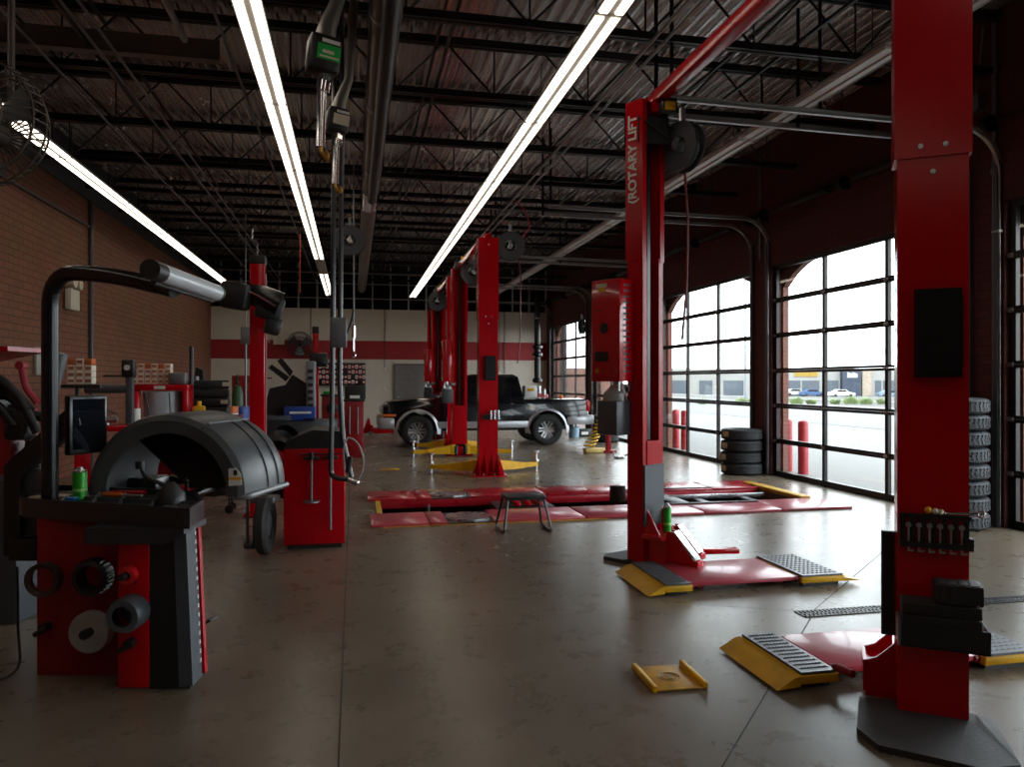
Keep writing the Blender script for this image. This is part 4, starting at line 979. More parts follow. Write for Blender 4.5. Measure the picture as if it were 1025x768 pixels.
for u, v, D in ((127, 646, 3.72), (42, 630, 3.9)):
    b = MB(); p_ = lb(u, v, D); b.cyl(p_, (p_[0], p_[1] + .08, p_[2]), .024, n=12); b.cyl((p_[0] - .04, p_[1], p_[2] - .03), (p_[0] + .03, p_[1], p_[2] + .01), .014, n=10); b.build('hook_peg', BLK, WB)
# hood: arched guard, axis pointing away from the camera
HC = lb(166, 494, 4.3); HR_ = .46
b = MB()
prof = [(.33, 0.0), (.40, -.01), (.43, .01), (.44, .05), (.44, .2), (.44, .46), (.42, .56), (.40, .6), (.385, .58), (.40, .46), (.40, .08), (.33, .03)]
N = 30; a0, a1 = -3, 183; vs = []; n = len(prof)
def hp(r, h, a, dx=.0): 
    sq = 1.0
    return (HC[0] + r * 1.045 * math.cos(a) + h * .13, HC[1] + h, HC[2] + r * 1.045 * math.sin(a))
for i in range(N + 1):
    a = R(a0 + (a1 - a0) * i / N)
    for r, h in prof: vs.append(hp(r, h, a))
b.add(vs, [(i * n + k, i * n + (k + 1) % n, (i + 1) * n + (k + 1) % n, (i + 1) * n + k) for i in range(N) for k in range(n)], True)
b.add(vs, [tuple(range(n)), tuple(reversed(range(N * n, (N + 1) * n)))])
hood = b.build('hood', mat('hood_plastic', (70, 72, 75), .38, 0, .08, 6), WB)
b = MB()
for h in (.28, .42):
    pts = [hp(.441, h, R(a)) for a in range(0, 62, 4)]; b.tube(pts, .006, 6)
b.build('hood_groove', BLK, hood)
b = MB(); b.tube([hp(.4425, h, R(60)) for h in (.02, .15, .3, .42, .5)], .006, 6); b.tube([hp(r_, .0 - .004, R(60)) for r_ in (.33, .37, .42)], .004, 6); b.build('hood_rib', DGR, hood)
b = MB(); b.add([hp(0.02, .22, 0)] + [hp(.4, .22, R(a)) for a in range(0, 136, 9)], [(0, i, i + 1) for i in range(1, 16)]); b.add([hp(0.02, .21, 0)] + [hp(.4, .21, R(a)) for a in range(0, 136, 9)], [(0, i + 1, i) for i in range(1, 16)])
b.build('inner_guard', mat('guard_black', (8, 8, 9), .8), hood)
b = MB()
p0, p1 = hp(.40, .02, R(-3)), hp(.45, .56, R(-3)); b.tube([(p0[0] - .04, p0[1] - .01, p0[2]), (p0[0] + .04, p0[1], p0[2]), (p1[0] - .02, p1[1], p1[2])], .02, 8, .04); b.build('hood_lip', mat('lip_grey', (104, 106, 108), .35), hood)
b = MB(); m0 = Vector(hp(.40, -.012, R(13))); b.prism([(m0.x - .04, m0.z - .05), (m0.x + .035, m0.z - .045), (m0.x + .03, m0.z + .02), (m0.x - .0, m0.z + .055), (m0.x - .04, m0.z + .05)], m0.y - .003, m0.y, 'XZ')
o = b.build('warning_label', WHT, hood)
b = MB(); b.box(m0.x - .04, m0.x + .034, m0.y - .005, m0.y - .003, m0.z - .015, m0.z + .0); b.mi = 1; b.box(m0.x - .012, m0.x + .01, m0.y - .005, m0.y - .003, m0.z + .012, m0.z + .04); b.build('label_print', [YEL, BLK], o)
b = MB(); b.cyl((HC[0] - .25, HC[1] + .62, HC[2] - .0), (HC[0] + .3, HC[1] + .5, HC[2] - .02), .03); b.cyl((HC[0] + .12, HC[1] + .0, HC[2] - .02), (HC[0] + .12, HC[1] + .35, HC[2] - .02), .024, n=14); b.cyl((HC[0] + .12, HC[1] + .0, HC[2] - .02), (HC[0] + .12, HC[1] + .0, HC[2] + .06), .012, n=10); b.sphere((HC[0] + .12, HC[1], HC[2] + .07), .02, 8)
b.box(HC[0] - .4, HC[0] - .2, HC[1] + .3, HC[1] + .5, HC[2] - .35, HC[2] + .05, .02)
b.build('spindle', BLKS, WB)
# display bracket, screen, tube arm, lamp bar
b = MB(); P = [lb(6, 556, 4.2), lb(6, 466, 4.2), lb(70, 408, 4.2), (lb(80, 0, 4.2)[0], 0, lb(0, 404, 4.2)[2]), lb(82, 425, 4.2), lb(22, 476, 4.2), lb(22, 556, 4.2)]
b.prism([(p[0], p[2]) for p in P], .33, .40, 'XZ'); b.build('display_bracket', BLK, WB)
b = MB(); rect(b, 22, 46, 470, 536, 4.22, 4.3, .005); b.build('bracket_cover', DGR, WB)
b = MB(); rect(b, 8, 36, 540, 562, 4.15, 4.35, .005); b.build('terminal_block', BLK, WB)
b = MB().at(lb(70, 427, 4.15), (0, 0, 74)); b.box(-.02, .24, -.02, .02, -.16, .17, .008); o = b.build('screen', BLKS, WB)
b = MB().at(lb(70, 427, 4.15), (0, 0, 74)); b.box(.0, .22, -.024, -.02, -.13, .15); b.build('screen_glass', mat('screen_glass', (18, 22, 30), .04), o)
b = MB(); b.tube([lb(50, 556, 4.05), lb(50, 272, 4.05), lb(110, 275, 3.9), lb(175, 290, 3.75)], [.042] * 20, 16, .2); b.build('tube_arm', BLKS, WB)
A0, A1 = Vector(lb(160, 273, 3.3)), Vector(lb(216, 293, 4.0))
b = MB(); b.cyl(A0, A1, .043, n=20); o = b.build('lamp_bar', mat('lamp_bar_grey', (205, 210, 216), .3, .1, .05, 6), WB)
dd = (A1 - A0).normalized(); b = MB(); b.cyl(A0 - dd * .1, A0, .044, n=20); b.cyl(A1, A1 + dd * .02, .045, n=20); b.tube([A0 + Vector((-.03, 0, -.042)), A1 + Vector((-.02, 0, -.042))], .014, 8); b.build('bar_cap', BLK, o)
b = MB(); mid = A0 + (A1 - A0) * .85; b.at(tuple(mid), (0, 0, 0)); b.cb((.0, -.044, .0), (.05, .004, .012)); b.build('red_logo', RED, o)
b = MB().tube([(lb(60, 590, 4.1)[0] - .2, .2, .55), (lb(30, 640, 4.1)[0], .15, .2), (lb(28, 680, 4.0)[0], .1, .012), (lb(-10, 695, 3.9)[0], -.1, .012)], .007, 6, .1); b.build('power_cord', BLK, WB)
q = MB().box(-.17, .17, -.2, .2, 0, .92, .01)
solo('tool_cabinet', 'dark grey steel pedestal standing behind the front balancer at the left edge', 'pedestal', q, DGR, tuple(fl(10, 618) + Vector((-.02, .06, 0))), RZB)
T = thing('hand_jack', 'small red jack handle on the floor right of the front balancer', 'jack', tuple(fl(195, 632)), -20)
b = MB(); b.prism([(-.08, 0), (.04, 0), (.04, .06), (-.04, .12), (-.08, .12)], -.06, .06, 'XZ'); b.build('jack_body', RED, T)
b = MB(); b.tube([(.02, -.03, .03), (.12, -.03, .08), (.12, .05, .08), (.02, .05, .03)], .008, 6); b.build('jack_handle', BLK, T)

# ================================================================== generic balancer used further down the room
def balancer(label, loc, rz, w=.56, d=.75, h=.98):
    T = thing('wheel_balancer', label, 'wheel balancer', loc, rz)
    MB().box(0, w, 0, d, .04, h, .008).build('cabinet', RED, T)
    MB().box(.03, w - .03, .03, d - .03, 0, .05).build('plinth', BLK, T)
    return T
B2 = balancer('red balancer cabinet with sloping black top and two pins on its front', (-.63, 7.17, 0), 0, .55, .7, .93)
b = MB(); b.prism([(.0, .93), (.55, .93), (.55, 1.08), (.25, 1.1), (.02, 1.0)], -.005, .7, 'XZ'); b.build('top_cover', BLK, B2)
for x, z1, foot in ((.25, .45, True), (.42, .18, False)):
    b = MB(); b.cyl((x, -.05, .84), (x, -.05, z1), .012, n=10)
    if foot: b.cyl((x, -.05, z1 - .01), (x, -.05, z1 + .004), .075, n=18)
    b.build('mounting_pin', GRY, B2)
    b = MB(); b.box(x - .07, x + .07, -.06, 0, .83, .86, .01); b.cyl((x, -.06, .83), (x, -.06, .9), .02, n=10); b.cyl((x - .1, -.03, .88), (x + .1, -.03, .88), .007, n=8); b.build('pin_holder', BLK, B2)
b = MB(); b.lathe([(.1, 0), (.17, .02), (.17, .1), (.1, .12)], (-.1, .2, .85), (.5, -.7, .5), 24, closed=True); b.lathe([(.03, 0), (.12, .05), (.13, .14)], (-.06, .4, .95), (.5, -.7, .5), 20); b.build('cone_set', BLK, B2)
b = MB(); b.box(-.3, .0, .1, .6, .46, .6, .01); b.build('side_shelf', BLK, B2)
# wheel and caster below, left of the cabinet
T = thing('tyre_dolly', 'narrow upright wheel on a low dolly left of the red balancer cabinet', 'dolly', (-.78, 7.05, 0), -15)
b = MB(); b.lathe([(.13, -.05), (.24, -.05), (.26, -.03), (.26, .03), (.24, .05), (.13, .05)], (0, 0, .264), (1, .15, 0), 32, closed=True); b.build('dolly_wheel', RUB, T)
b = MB(); b.lathe([(0, -.03), (.13, -.03), (.13, .03), (0, .03)], (0, 0, .264), (1, .15, 0), 24); b.prism([(-.03, .04), (.03, .04), (.03, .45), (-.03, .45)], -.03, .03, 'XZ'); b.build('wheel_hub', GRY, T)
b = MB(); b.box(-.12, .1, -.06, .12, .46, .52, .01); b.cyl((-.16, 0, .1), (-.16, 0, .5), .014, n=8); b.cyl((-.2, .05, .08), (-.12, .05, .08), .05, n=14); b.build('dolly_frame', GRY, T)
T = thing('caster_stand', 'dark caster stand under the far side of the hood', 'stand', tuple(fl(222, 513)), 0)
b = MB(); b.cyl((0, 0, .26), (0, 0, .34), .2, n=20); b.box(-.3, .1, -.06, .06, .2, .28, .01); b.build('stand_top', BLK, T)
for x, y in ((-.3, 0), (.1, .1), (.1, -.1)): MB().cyl((x, y - .02, .052), (x, y + .02, .052), .05, n=16).box(x - .01, x + .01, y - .01, y + .01, .05, .22).build('caster', BLK, T)

# alignment camera column
AC = thing('camera_column', 'tall red alignment column carrying a glossy black camera head', 'alignment column', (-1.09, 9.1, 0))
MB().box(-.075, .085, -.09, .09, 0, 2.93, .008).box(-.14, .14, -.14, .14, 0, .03, .01).build('column', RED, AC)
MB().box(-.085, .095, -.1, .1, 2.9, 3.0, .01).build('column_cap', BLK, AC)
MB().box(.086, .1, -.03, .03, .4, 2.8).build('column_track', mat('track_pink', (190, 120, 126), .3, .3), AC)
MB().tube([(.0, 0, 3.0), (.0, .0, 3.15), (-.06, 0, 3.2), (-.05, 0, 3.32)], .008, 6).build('hoist_hook', STL, AC)
def lc(u, v, D): 
    p = atD(u, v, D) - Vector((-1.09, 9.1, 0)); return tuple(p)
b = MB(); b.tube([lc(232, 296, 8.2), lc(240, 292, 8.2), lc(262, 297, 8.25), lc(280, 305, 8.3)], [.09, .1, .13, .14], 16); b.build('camera_boom', BLKS, AC)
b = MB(); c_ = lc(237, 296, 8.1); b.at(c_, (0, 8, -10)); b.box(-.16, .14, -.12, .12, -.15, .14, .05); b.build('camera_pod', BLK, AC)
b = MB(); c_ = lc(268, 306, 8.3); b.at(c_, (0, 15, 10)); b.box(-.12, .17, -.1, .12, -.15, .12, .04); b.box(.02, .2, -.08, .1, -.3, -.1, .04); b.build('lower_pod', BLK, AC)
b = MB(); b.tube([lc(241, 288, 8.05), lc(258, 296, 8.08), lc(276, 307, 8.12)], .012, 6); b.build('trim_line', CHR, AC)

# third machine: console with monitor beyond the column
def console(label, loc, rz=0):
    T = thing('alignment_console', label, 'console', loc, rz)
    b = MB(); b.box(-.45, .55, -.3, .3, .04, .78, .02); b.build('cabinet', RED2, T)
    b = MB(); b.prism([(-.55, -.42), (.5, -.45), (.72, -.3), (.74, .3), (-.55, .35)], .8, .98); b.build('top_tray', BLK, T)
    b = MB(); b.box(.3, .42, -.2, .25, 1.14, 1.85, .015); b.build('monitor', mat('monitor_grey', (120, 122, 126), .4), T)
    b = MB(); b.prism([(-.35, .98), (.3, .98), (.33, 1.5), (.1, 1.65), (-.0, 1.5), (-.22, 1.45), (-.32, 1.1)], -.1, .15, 'XZ'); b.build('monitor_housing', BLK, T)
    b = MB(); b.prism([(-.25, 1.75), (-.2, 1.8), (.05, 1.62), (.0, 1.55)], -.03, .03, 'XZ'); b.prism([(-.12, 1.85), (-.06, 1.9), (.1, 1.7), (.06, 1.62)], -.03, .03, 'XZ'); b.tube([(-.3, 0, 1.5), (-.55, 0, 1.55), (-.5, 0, 1.6), (-.2, 0, 1.6)], .01, 6, .05); b.build('hanging_arm', BLK, T)
    b = MB(); b.box(-.45, -.3, -.1, .1, .98, 1.25, .02); b.box(-.3, .1, -.3, -.1, .98, 1.06, .02); b.build('sensor_head', DGR, T)
    b = MB()
    for k in range(7): b.cb((.296, -.22, 1.22 + k * .09), (.004, .05, .05))
    for k in range(6): b.cb((.36, -.205, 1.2 + k * .1), (.07, .01, .05))
    b.build('monitor_vents', BLK, T)
    return T
p_ = atY(285, 400, 11.3); console('red console with a black tray top and a side-on monitor behind the red column', (p_.x, 11.5, 0))
p_ = atY(308, 0, 11.1)
q = MB().box(-.22, .22, -.12, .12, 0, .2, .01); q.mi = 1; q.box(-.14, .16, -.122, -.12, .1, .13)
solo('tool_case', 'blue case with a white stripe on the console tray', 'case', q, [BLU, WHT], (p_.x - .12, 11.35, .985))
q = MB().tube([(-.1, 0, .02), (0, -.05, .03), (.1, 0, .02), (.15, -.12, .03), (.05, -.28, .02)], .012, 6, .03)
solo('cable_bundle', 'black cable looped over the front edge of the console tray', 'cable', q, BLK, (p_.x + .05, 11.15, .985))
# far red column with a black pod
T = thing('camera_column', 'slim red column with a black pod in front of the cream wall', 'alignment column', (atY(316, 0, 19).x, 19, 0))
MB().box(-.07, .07, -.08, .08, 0, 2.75, .01).box(-.25, .25, -.25, .25, 0, .03).build('column', RED, T); MB().box(-.08, .08, -.09, .09, 2.72, 2.9, .02).build('column_cap', BLK, T)
MB().box(-.14, .3, -.35, -.09, 1.9, 2.25, .06).box(-.05, .05, -.12, 0, 2.0, 2.1).build('camera_pod', BLK, T)
def farcab(label, u0, u1, vt, Y, m=RED2, top=True, name='tool_cabinet'):
    a, c = atY(u0, vt, Y), atY(u1, vt, Y); w = c.x - a.x
    T = thing(name, label, 'cabinet', (a.x, Y, 0)); MB().box(0, w, 0, .5, .05, a.z - .04, .01).box(.03, w - .03, .03, .47, 0, .06).build('cabinet_body', m, T)
    MB().box(-.03, w + .03, -.03, .53, a.z - .04, a.z, .01).build('cabinet_top', BLK, T)
    return T, w, a.z
T, w, z = farcab('red cabinet with two black cups on its front, right of the slim red column', 322, 343, 395, 17)
for zz in (z - .3, z - .62): MB().lathe([(0, -.12), (.1, -.1), (.13, 0), (0, 0)], (w * .5, 0, zz), (0, 1, 0), 20).build('cup', BLK, T)
T, w, z = farcab('taller red cabinet with pins on its front and a black printer on top', 345, 364, 400, 15.5)
for xx in (.1, .26): MB().cyl((xx, -.03, z - .15), (xx, -.03, z - .7), .012, n=8).build('mounting_pin', GRY, T)
Tx = T.location.x
q = MB().box(-.2, .22, -.18, .18, 0, .28, .02); q.mi = 1; q.box(-.1, .1, -.19, -.18, .02, .08)
solo('printer', 'black printer standing on the tall red cabinet near the pickup', 'printer', q, [BLK, WHT], (Tx + .2, 15.75, z))
# display board of small red and white packs
a, c = atY(318, 363, YB - .5), atY(366, 386, YB - .5)
T = thing('display_board', 'black wall rack of red and white packets on the cream wall', 'rack', (a.x, YB - .3, c.z))
MB().box(0, c.x - a.x, 0, .28, 0, a.z - c.z, .01).build('rack_panel', BLK, T)
nx, nz = 13, 4; W2 = c.x - a.x; H2 = a.z - c.z
RW = [mat('pack_red', (190, 40, 44), .5), WHT, mat('pack_pink', (214, 150, 146), .5)]
for i in range(nx):
    for k in range(nz):
        if (i * 7 + k * 3) % 11 == 0: continue
        q = MB(); q.mi = (i + k) % 2; q.box(-.045, .045, -.06, 0, 0, .11, .005); q.mi = 1 - q.mi; q.box(-.03, .03, -.062, -.06, .03, .075)
        solo('packet', 'small boxed part on the black wall rack, red and white', 'packet', q, RW, (a.x + (i + .5) * W2 / nx, YB - .3, c.z + .06 + k * (H2 - .08) / nz), 0, 'packets on the wall rack')
q = MB().box(-.12, .12, -.08, .08, 0, .08, .02)
solo('green_pouch', 'bright green pouch on the two-cup red cabinet', 'pouch', q, GRN, tuple(Vector((atY(329, 0, 17).x, 17.2, atY(329, 395, 17).z))))
q = MB()
for x in (-.3, .1): q.tube([(x, 0, 0), (x + .08, -.02, .3), (x + .2, -.02, .28), (x + .22, 0, .05)], .02, 6, .08)
q.box(.05, .4, -.01, 0, 0, .25)
solo('wall_bracket', 'pale board with black hooks on the red stripe right of the red column', 'bracket', q, CRM, tuple(atY(272, 345, YB - .05)))
q = MB().box(-.09, .09, -.06, .06, -.17, .17, .01).cyl((0, 0, .17), (0, 0, 2.4), .012, n=6).cyl((0, 0, -.17), (0, 0, -1.9), .02, n=6)
solo('pendant_switch', 'grey switch box hanging on a cord left of the red column', 'switch', q, GRY, tuple(atY(246, 336, 15.6)))

# ================================================================== hoists and drops above the second balancer
def drop(label, c, s, lab, m):
    T = thing('overhead_drop', label, 'hose drop', c)
    b = MB(); b.at((0, 0, 0), (0, 6, 14)); b.box(-.13 * s, .12 * s, -.1 * s, .1 * s, -.14 * s, .15 * s, .03); o = b.build('drop_housing', BLK, T)
    b = MB(); b.at((0, 0, 0), (0, 6, 14)); b.mi = 0; b.box(-.07 * s, .11 * s, -.103 * s, -.1 * s, -.06 * s, .06 * s); b.mi = 1; b.box(-.04 * s, .1 * s, -.103 * s, -.1 * s, .075 * s, .105 * s); b.mi = 2; b.box(-.03 * s, .06 * s, -.105 * s, -.103 * s, -.01 * s, .015 * s); b.box(-.05 * s, .1 * s, -.105 * s, -.103 * s, -.045 * s, -.03 * s); b.build('drop_label', [m, WHT, CRM], o)
    b = MB(); b.tube([(0, 0, .1 * s), (.03 * s, 0, .25 * s), (.12 * s, .02, .5 * s), (.2 * s, .03, 1.1)], [.09 * s, .07 * s, .05 * s, .05 * s], 12); b.build('drop_arm', mat('arm_grey', (110, 108, 104), .3, .5), T)
    b = MB(); b.cyl((0, 0, -.14 * s), (0, 0, -.24 * s), .05 * s, n=8); b.cyl((0, 0, -.2 * s), (-.01, 0, -.28 * s), .055 * s, n=12); b.cyl((-.01, 0, -.24 * s), (-.02, 0, -.72 * s), .035 * s, n=14); b.build('chrome_tube', CHR, T)
    b = MB(); b.tube([(-.02, 0, -.7 * s), (-.02, 0, -.76 * s), (.02, 0, -.82 * s), (.03, 0, -.78 * s), (.01, 0, -.75 * s)], .012, 8, .02); b.build('hook', BRS, T)
    return T
drop('black overhead drop box with a green label and chrome tube', tuple(atD(324, 57, 4.9)), .82, 'g', mat('label_green', (20, 170, 70), .5))
drop('black overhead drop box with a pale label, behind the green-labelled one', tuple(atD(338, 122, 5.9)), .68, 'w', CRM)
for u, lab in ((334.5, 'left'), (342, 'right')):
    t_ = atD(u, 145, 6.6); e = atD(u + (-3 if u < 340 else 5), 400 if u > 340 else 465, 6.6)
    mid_ = atD(u - 2 if u < 340 else u - 2, 390, 6.6)
    pts = [(t_.x, t_.y, BC)] + ([tuple(t_), (mid_.x, mid_.y, 1.5), tuple(atD(331, 478, 6.6)), tuple(atD(348, 480, 6.6))] if u < 340 else [tuple(t_), (mid_.x, mid_.y, 1.55), tuple(atD(343, 440, 6.6)), tuple(atD(352, 478, 6.6))])
    pipe('%s black air hose hanging down beside the second balancer' % lab, pts, .022, mat('hose_black', (34, 34, 38), .3), name='air_hose', cat='hose', rd=.1)
T = thing('air_gun', 'chrome and black air gun on a looped hose beside the second balancer', 'air gun', tuple(atD(353, 482, 6.6)))
b = MB(); b.cyl((-.04, 0, 0.02), (.04, 0, -.02), .025, n=12); b.sphere((.03, 0, -.01), .03, 8); b.build('gun_body', CHR, T)
b = MB(); b.tube([(.03, 0, 0), (.08, 0, .06), (.1, 0, .2), (.04, 0, .35), (-.05, 0, .4), (-.08, 0, .3), (-.07, 0, .1), (-.02, 0, .04)], .009, 8, .06); b.build('looped_hose', mat('clear_hose', (150, 150, 148), .3), T)
b = MB(); b.cyl((-.04, 0, .08), (-.02, 0, .22), .024, n=10); b.build('quick_coupler', BLK, T)
q = MB().box(-.07, .07, -.04, .04, -.13, .13, .01)
solo('control_box', 'small grey control box fixed on the hanging hoses against the red stripe', 'control box', q, GRY, tuple(atD(339, 333, 6.58)))
T = thing('cable_hoist', 'chain and hook hanging in front of the red stripe', 'hoist', tuple(atD(354, 345, 11)))
b = MB(); b.cyl((0, 0, .25), (0, 0, BC - atD(354, 345, 11).z), .012, n=8); b.build('hoist_chain', GRY, T)
b = MB(); b.cyl((0, 0, .1), (0, 0, .27), .03, n=10); b.tube([(0, 0, .1), (0, 0, -.1), (.03, 0, -.16), (.0, 0, -.2), (-.03, 0, -.16)], .012, 8, .02); b.build('hoist_hook', CHR, T)
pipe('curved black cable between the hoist chain and the hanging hoses', [tuple(atD(u, v, 9)) for u, v in ((354, 310), (352, 322), (346, 336), (342, 345))], .012, BLK, name='slack_cable', cat='cable', rd=.1)

# ================================================================== far left clutter
# tyre changer at the left edge
TCH = thing('tyre_changer', 'red tyre changer with black arms at the left edge behind the bent tube', 'tyre changer', tuple(atD(3, V0, 5.2) * 1.0 - Vector((0, 0, H))), RZB)
b = MB(); b.box(-.4, .12, -.1, .22, 0, 1.36, .02); b.build('machine_body', RED2, TCH)
b = MB(); b.prism([(-.4, 1.66), (.1, 1.76), (.1, 1.79), (-.4, 1.8)], -.1, .3, 'XZ'); b.build('red_canopy', RED, TCH)
b = MB(); b.tube([(-.2, -.12, 1.56), (.0, -.12, 1.56), (.13, -.1, 1.5), (.25, -.1, 1.35)], .035, 10, .1); b.tube([(-.2, -.05, 1.48), (.1, -.05, 1.46), (.2, -.05, 1.3)], .035, 10, .1); b.tube([(-.15, -.15, 1.44), (.05, -.15, 1.42), (.16, -.12, 1.25)], .03, 10, .1); b.cyl((-.1, -.16, 1.4), (-.1, .1, 1.4), .13, n=18); b.build('clamp_arm', BLK, TCH)
b = MB(); b.tube([(.13, 0, 1.64), (.16, 0, 1.5), (.24, 0, 1.4)], .022, 8, .03); b.cyl((.13, -.03, 1.66), (.13, .03, 1.66), .03, n=14); b.build('lever_arm', mat('lever_pink', (176, 50, 66), .4), TCH)
b = MB(); b.cyl((.25, .1, 1.4), (.34, .1, 1.75), .05, n=14); b.cyl((.2, -.05, 1.15), (.36, -.05, 1.15), .03, n=10); b.cb((.2, -.1, 1.3), (.1, .04, .08), .01); b.build('air_cylinder', GRY, TCH)
b = MB(); b.tube([(.28, 0, 1.1), (.3, -.1, .9), (.22, -.1, .6), (.2, 0, .3)], .02, 8, .1); b.cyl((.2, -.12, 1.0), (.3, .1, .95), .03); b.build('pedal_linkage', BLKS, TCH)
b = MB(); b.tube([(-.1, -.14, 1.62), (.08, -.14, 1.58), (.2, -.12, 1.44), (.3, -.1, 1.2)], .03, 10, .1); b.cb((.16, -.06, 1.25), (.16, .14, .2), .03); b.cyl((.1, -.1, 1.36), (.3, -.02, 1.3), .035, n=10); b.cb((.26, 0, 1.0), (.12, .2, .3), .03); b.build('mount_head', BLK, TCH)
b = MB(); b.cb((.02, -.103, 1.22), (.05, .004, .06)); b.build('blue_sticker', BLU, TCH)
q = MB().box(-.35, .35, -.02, .02, -.2, .2, .005)
solo('wall_cabinet', 'pale grey panel on the brick wall behind the bent tube', 'panel', q, mat('pale_panel', (170, 166, 158), .5), tuple(atX(45, 362, XL + .03)), 90)
def farstack(label, u, v, Y, rows, cols, cat='boxes', s=.09):
    a = atY(u, v, Y)
    for k in range(rows):
        for i in range(cols):
            q = MB().box(0, s * .9, 0, .15, 0, s * .8, .006); q.mi = 1; q.box(.01, s * .8, -.002, 0, s * .2, s * .6)
            solo('parts_carton', label, 'carton', q, [mat('carton_white', (240, 228, 212), .6), mat('carton_tan', (170, 110, 80), .6)] if k < rows - 1 or i % 2 else [ORG, mat('carton_tan', (0, 0, 0))], (a.x + i * s, Y, a.z + k * s * .82), 0, label.split(' on ')[0] + ' on ' + label.split(' on ')[1])
# shelf stand near the wall
a = atY(67, 385, 9.0)
T = thing('parts_stand', 'black stand with a carton shelf near the brick wall', 'stand', (a.x, 9.0, 0))
b = MB(); b.box(-.1, .36, -.1, .22, a.z - .04, a.z, .01); b.cyl((.08, .08, 0), (.08, .08, a.z), .025, n=10); b.box(-.12, .3, -.12, .25, 0, .03, .01); b.build('stand_frame', BLK, T)
farstack('small white carton stacked on the black stand by the brick wall', 67, 384.5, 9.0, 4, 3, s=.085)
T = thing('tyre_machine', 'machine with a dark horizontal roller arm, left of the red crane frame', 'machine', (atY(130, 0, 10).x, 10, 0))
b = MB(); b.cyl((-.5, 0, 1.46), (.0, 0, 1.46), .055, n=16); b.box(-.04, .04, -.05, .05, 0, 1.75, .01); b.box(-.25, .25, -.25, .25, 0, .04, .01); b.build('machine_arm', DGR, T)
b = MB(); b.box(-.08, .06, -.08, .08, 1.6, 1.82, .02); b.cyl((-.3, 0, 1.62), (-.05, 0, 1.62), .012, n=6); b.build('machine_head', BLK, T)
MB().cyl((-.01, -.09, 1.72), (-.01, -.08, 1.72), .035, n=14).build('gauge', WHT, T)
# grey bin in a red frame with boxes
a = atY(142, 385, 11)
T = thing('lift_table', 'red frame bench holding a grey bin and cartons by the brick wall', 'bench', (a.x, 11, 0))
b = MB(); b.box(-.12, .62, -.2, .2, a.z - .08, a.z, .01); b.box(.55, .62, -.2, .2, .0, a.z - .08, .01); b.box(-.12, -.06, -.2, .2, 0, a.z - .08, .01); b.build('bench_frame', RED, T)
b = MB(); b.lathe([(0, .55), (.2, .55), (.24, a.z - .12), (.25, a.z - .1), (.22, a.z - .1)], (.26, 0, 0), n=24); b.box(.05, .45, -.15, .15, .5, .55); b.build('bin', mat('bin_grey', (190, 196, 204), .5), T)
b = MB(); b.tube([(.1, -.24, 1.4), (.16, -.26, 1.1), (.2, -.26, .9)], .012, 6); b.tube([(.4, -.24, 1.4), (.42, -.26, 1.1)], .012, 6); b.box(-.12, .62, -.19, .19, .0, .05); b.build('strap', BLK, T)
MB().box(.2, .34, -.204, -.2, a.z - .06, a.z - .02).build('bench_label', WHT, T)
farstack('white and tan carton stacked on the red frame bench', 131, 384.5, 11, 4, 6, s=.085)
q = MB().box(-.1, .12, -.1, .1, 0, .16, .02)
solo('spray_bottles', 'small grey chargers on the right end of the red frame bench', 'charger', q, GRY, (a.x + .45, 11, a.z))
q = MB().cyl((0, 0, 0), (0, 0, 1.0), .03, n=8)
solo('black_post', 'thin black post rising behind the red frame bench', 'post', MB().cyl((0, 0, 0), (0, 0, 2.05), .03, n=8).box(-.15, .15, -.15, .15, 0, .02), BLK, (a.x + .55, 11.4, 0))
T = thing('fire_extinguisher', 'red and white cylinder standing left of the grey bin', 'extinguisher', (atY(136, 0, 10.6).x, 10.6, 0))
MB().lathe([(0, .55), (.05, .55), (.055, .6), (.055, 1.35), (.03, 1.42), (0, 1.42)], n=16).build('cylinder', RED, T); MB().lathe([(.056, .7), (.056, 1.2)], n=16).build('white_label', WHT, T); MB().box(-.12, .12, -.12, .12, 0, .55, .01).build('stand_box', BLK, T)
q = MB().sphere((0, 0, .12), .12, 8)
solo('yellow_bottle', 'small yellow jug beside the red frame bench', 'jug', MB().box(-.08, .08, -.06, .06, 0, .22, .03).cyl((0, 0, .2), (0, 0, .28), .03), YEL, (a.x + .75, 10.9, 1.0))
T = thing('work_bench', 'low red workbench with a hood lamp against the brick wall', 'bench', (atY(108, 0, 9.2).x, 9.2, 0))
b = MB(); b.box(-.3, .35, -.25, .25, 1.0, 1.06, .01); b.box(-.28, -.24, -.2, .2, 0, 1.0); b.box(.26, .3, -.2, .2, 0, 1.0); b.box(-.28, .3, -.2, .2, .4, .44); b.build('bench_frame', RED, T)
MB().tube([(0, 0, 1.06), (-.05, 0, 1.25), (.1, 0, 1.18)], .015, 6, .05).cyl((.0, 0, 1.12), (.1, 0, 1.12), .04).build('bench_lamp', STL, T)
T = thing('work_bench', 'long red workbench under the stacked black cases, right of the jug', 'bench', (atY(185, 0, 12).x, 12.2, 0))
b = MB(); b.box(-.45, .75, -.3, .3, .95, 1.03, .01); b.box(-.42, -.36, -.28, .28, 0, .95); b.box(.66, .72, -.28, .28, 0, .95); b.box(-.4, .7, -.25, .25, .1, .8, .01); b.build('bench_frame', RED2, T)
for k in range(4):
    q = MB().box(-.3, .3, -.2, .2, 0, .13, .025); q.mi = 1; q.box(.2, .3, -.21, -.2, .04, .1)
    solo('tool_case', ['bottom', 'second', 'third', 'top'][k] + ' black case of the stack on the long red workbench', 'case', q, [BLK, CRM] if k % 2 == 1 else [BLK, BLK], (atY(206, 0, 12).x + .0, 12.2, 1.035 + k * .135), 3 * k, 'black cases on the red workbench')
q = MB()
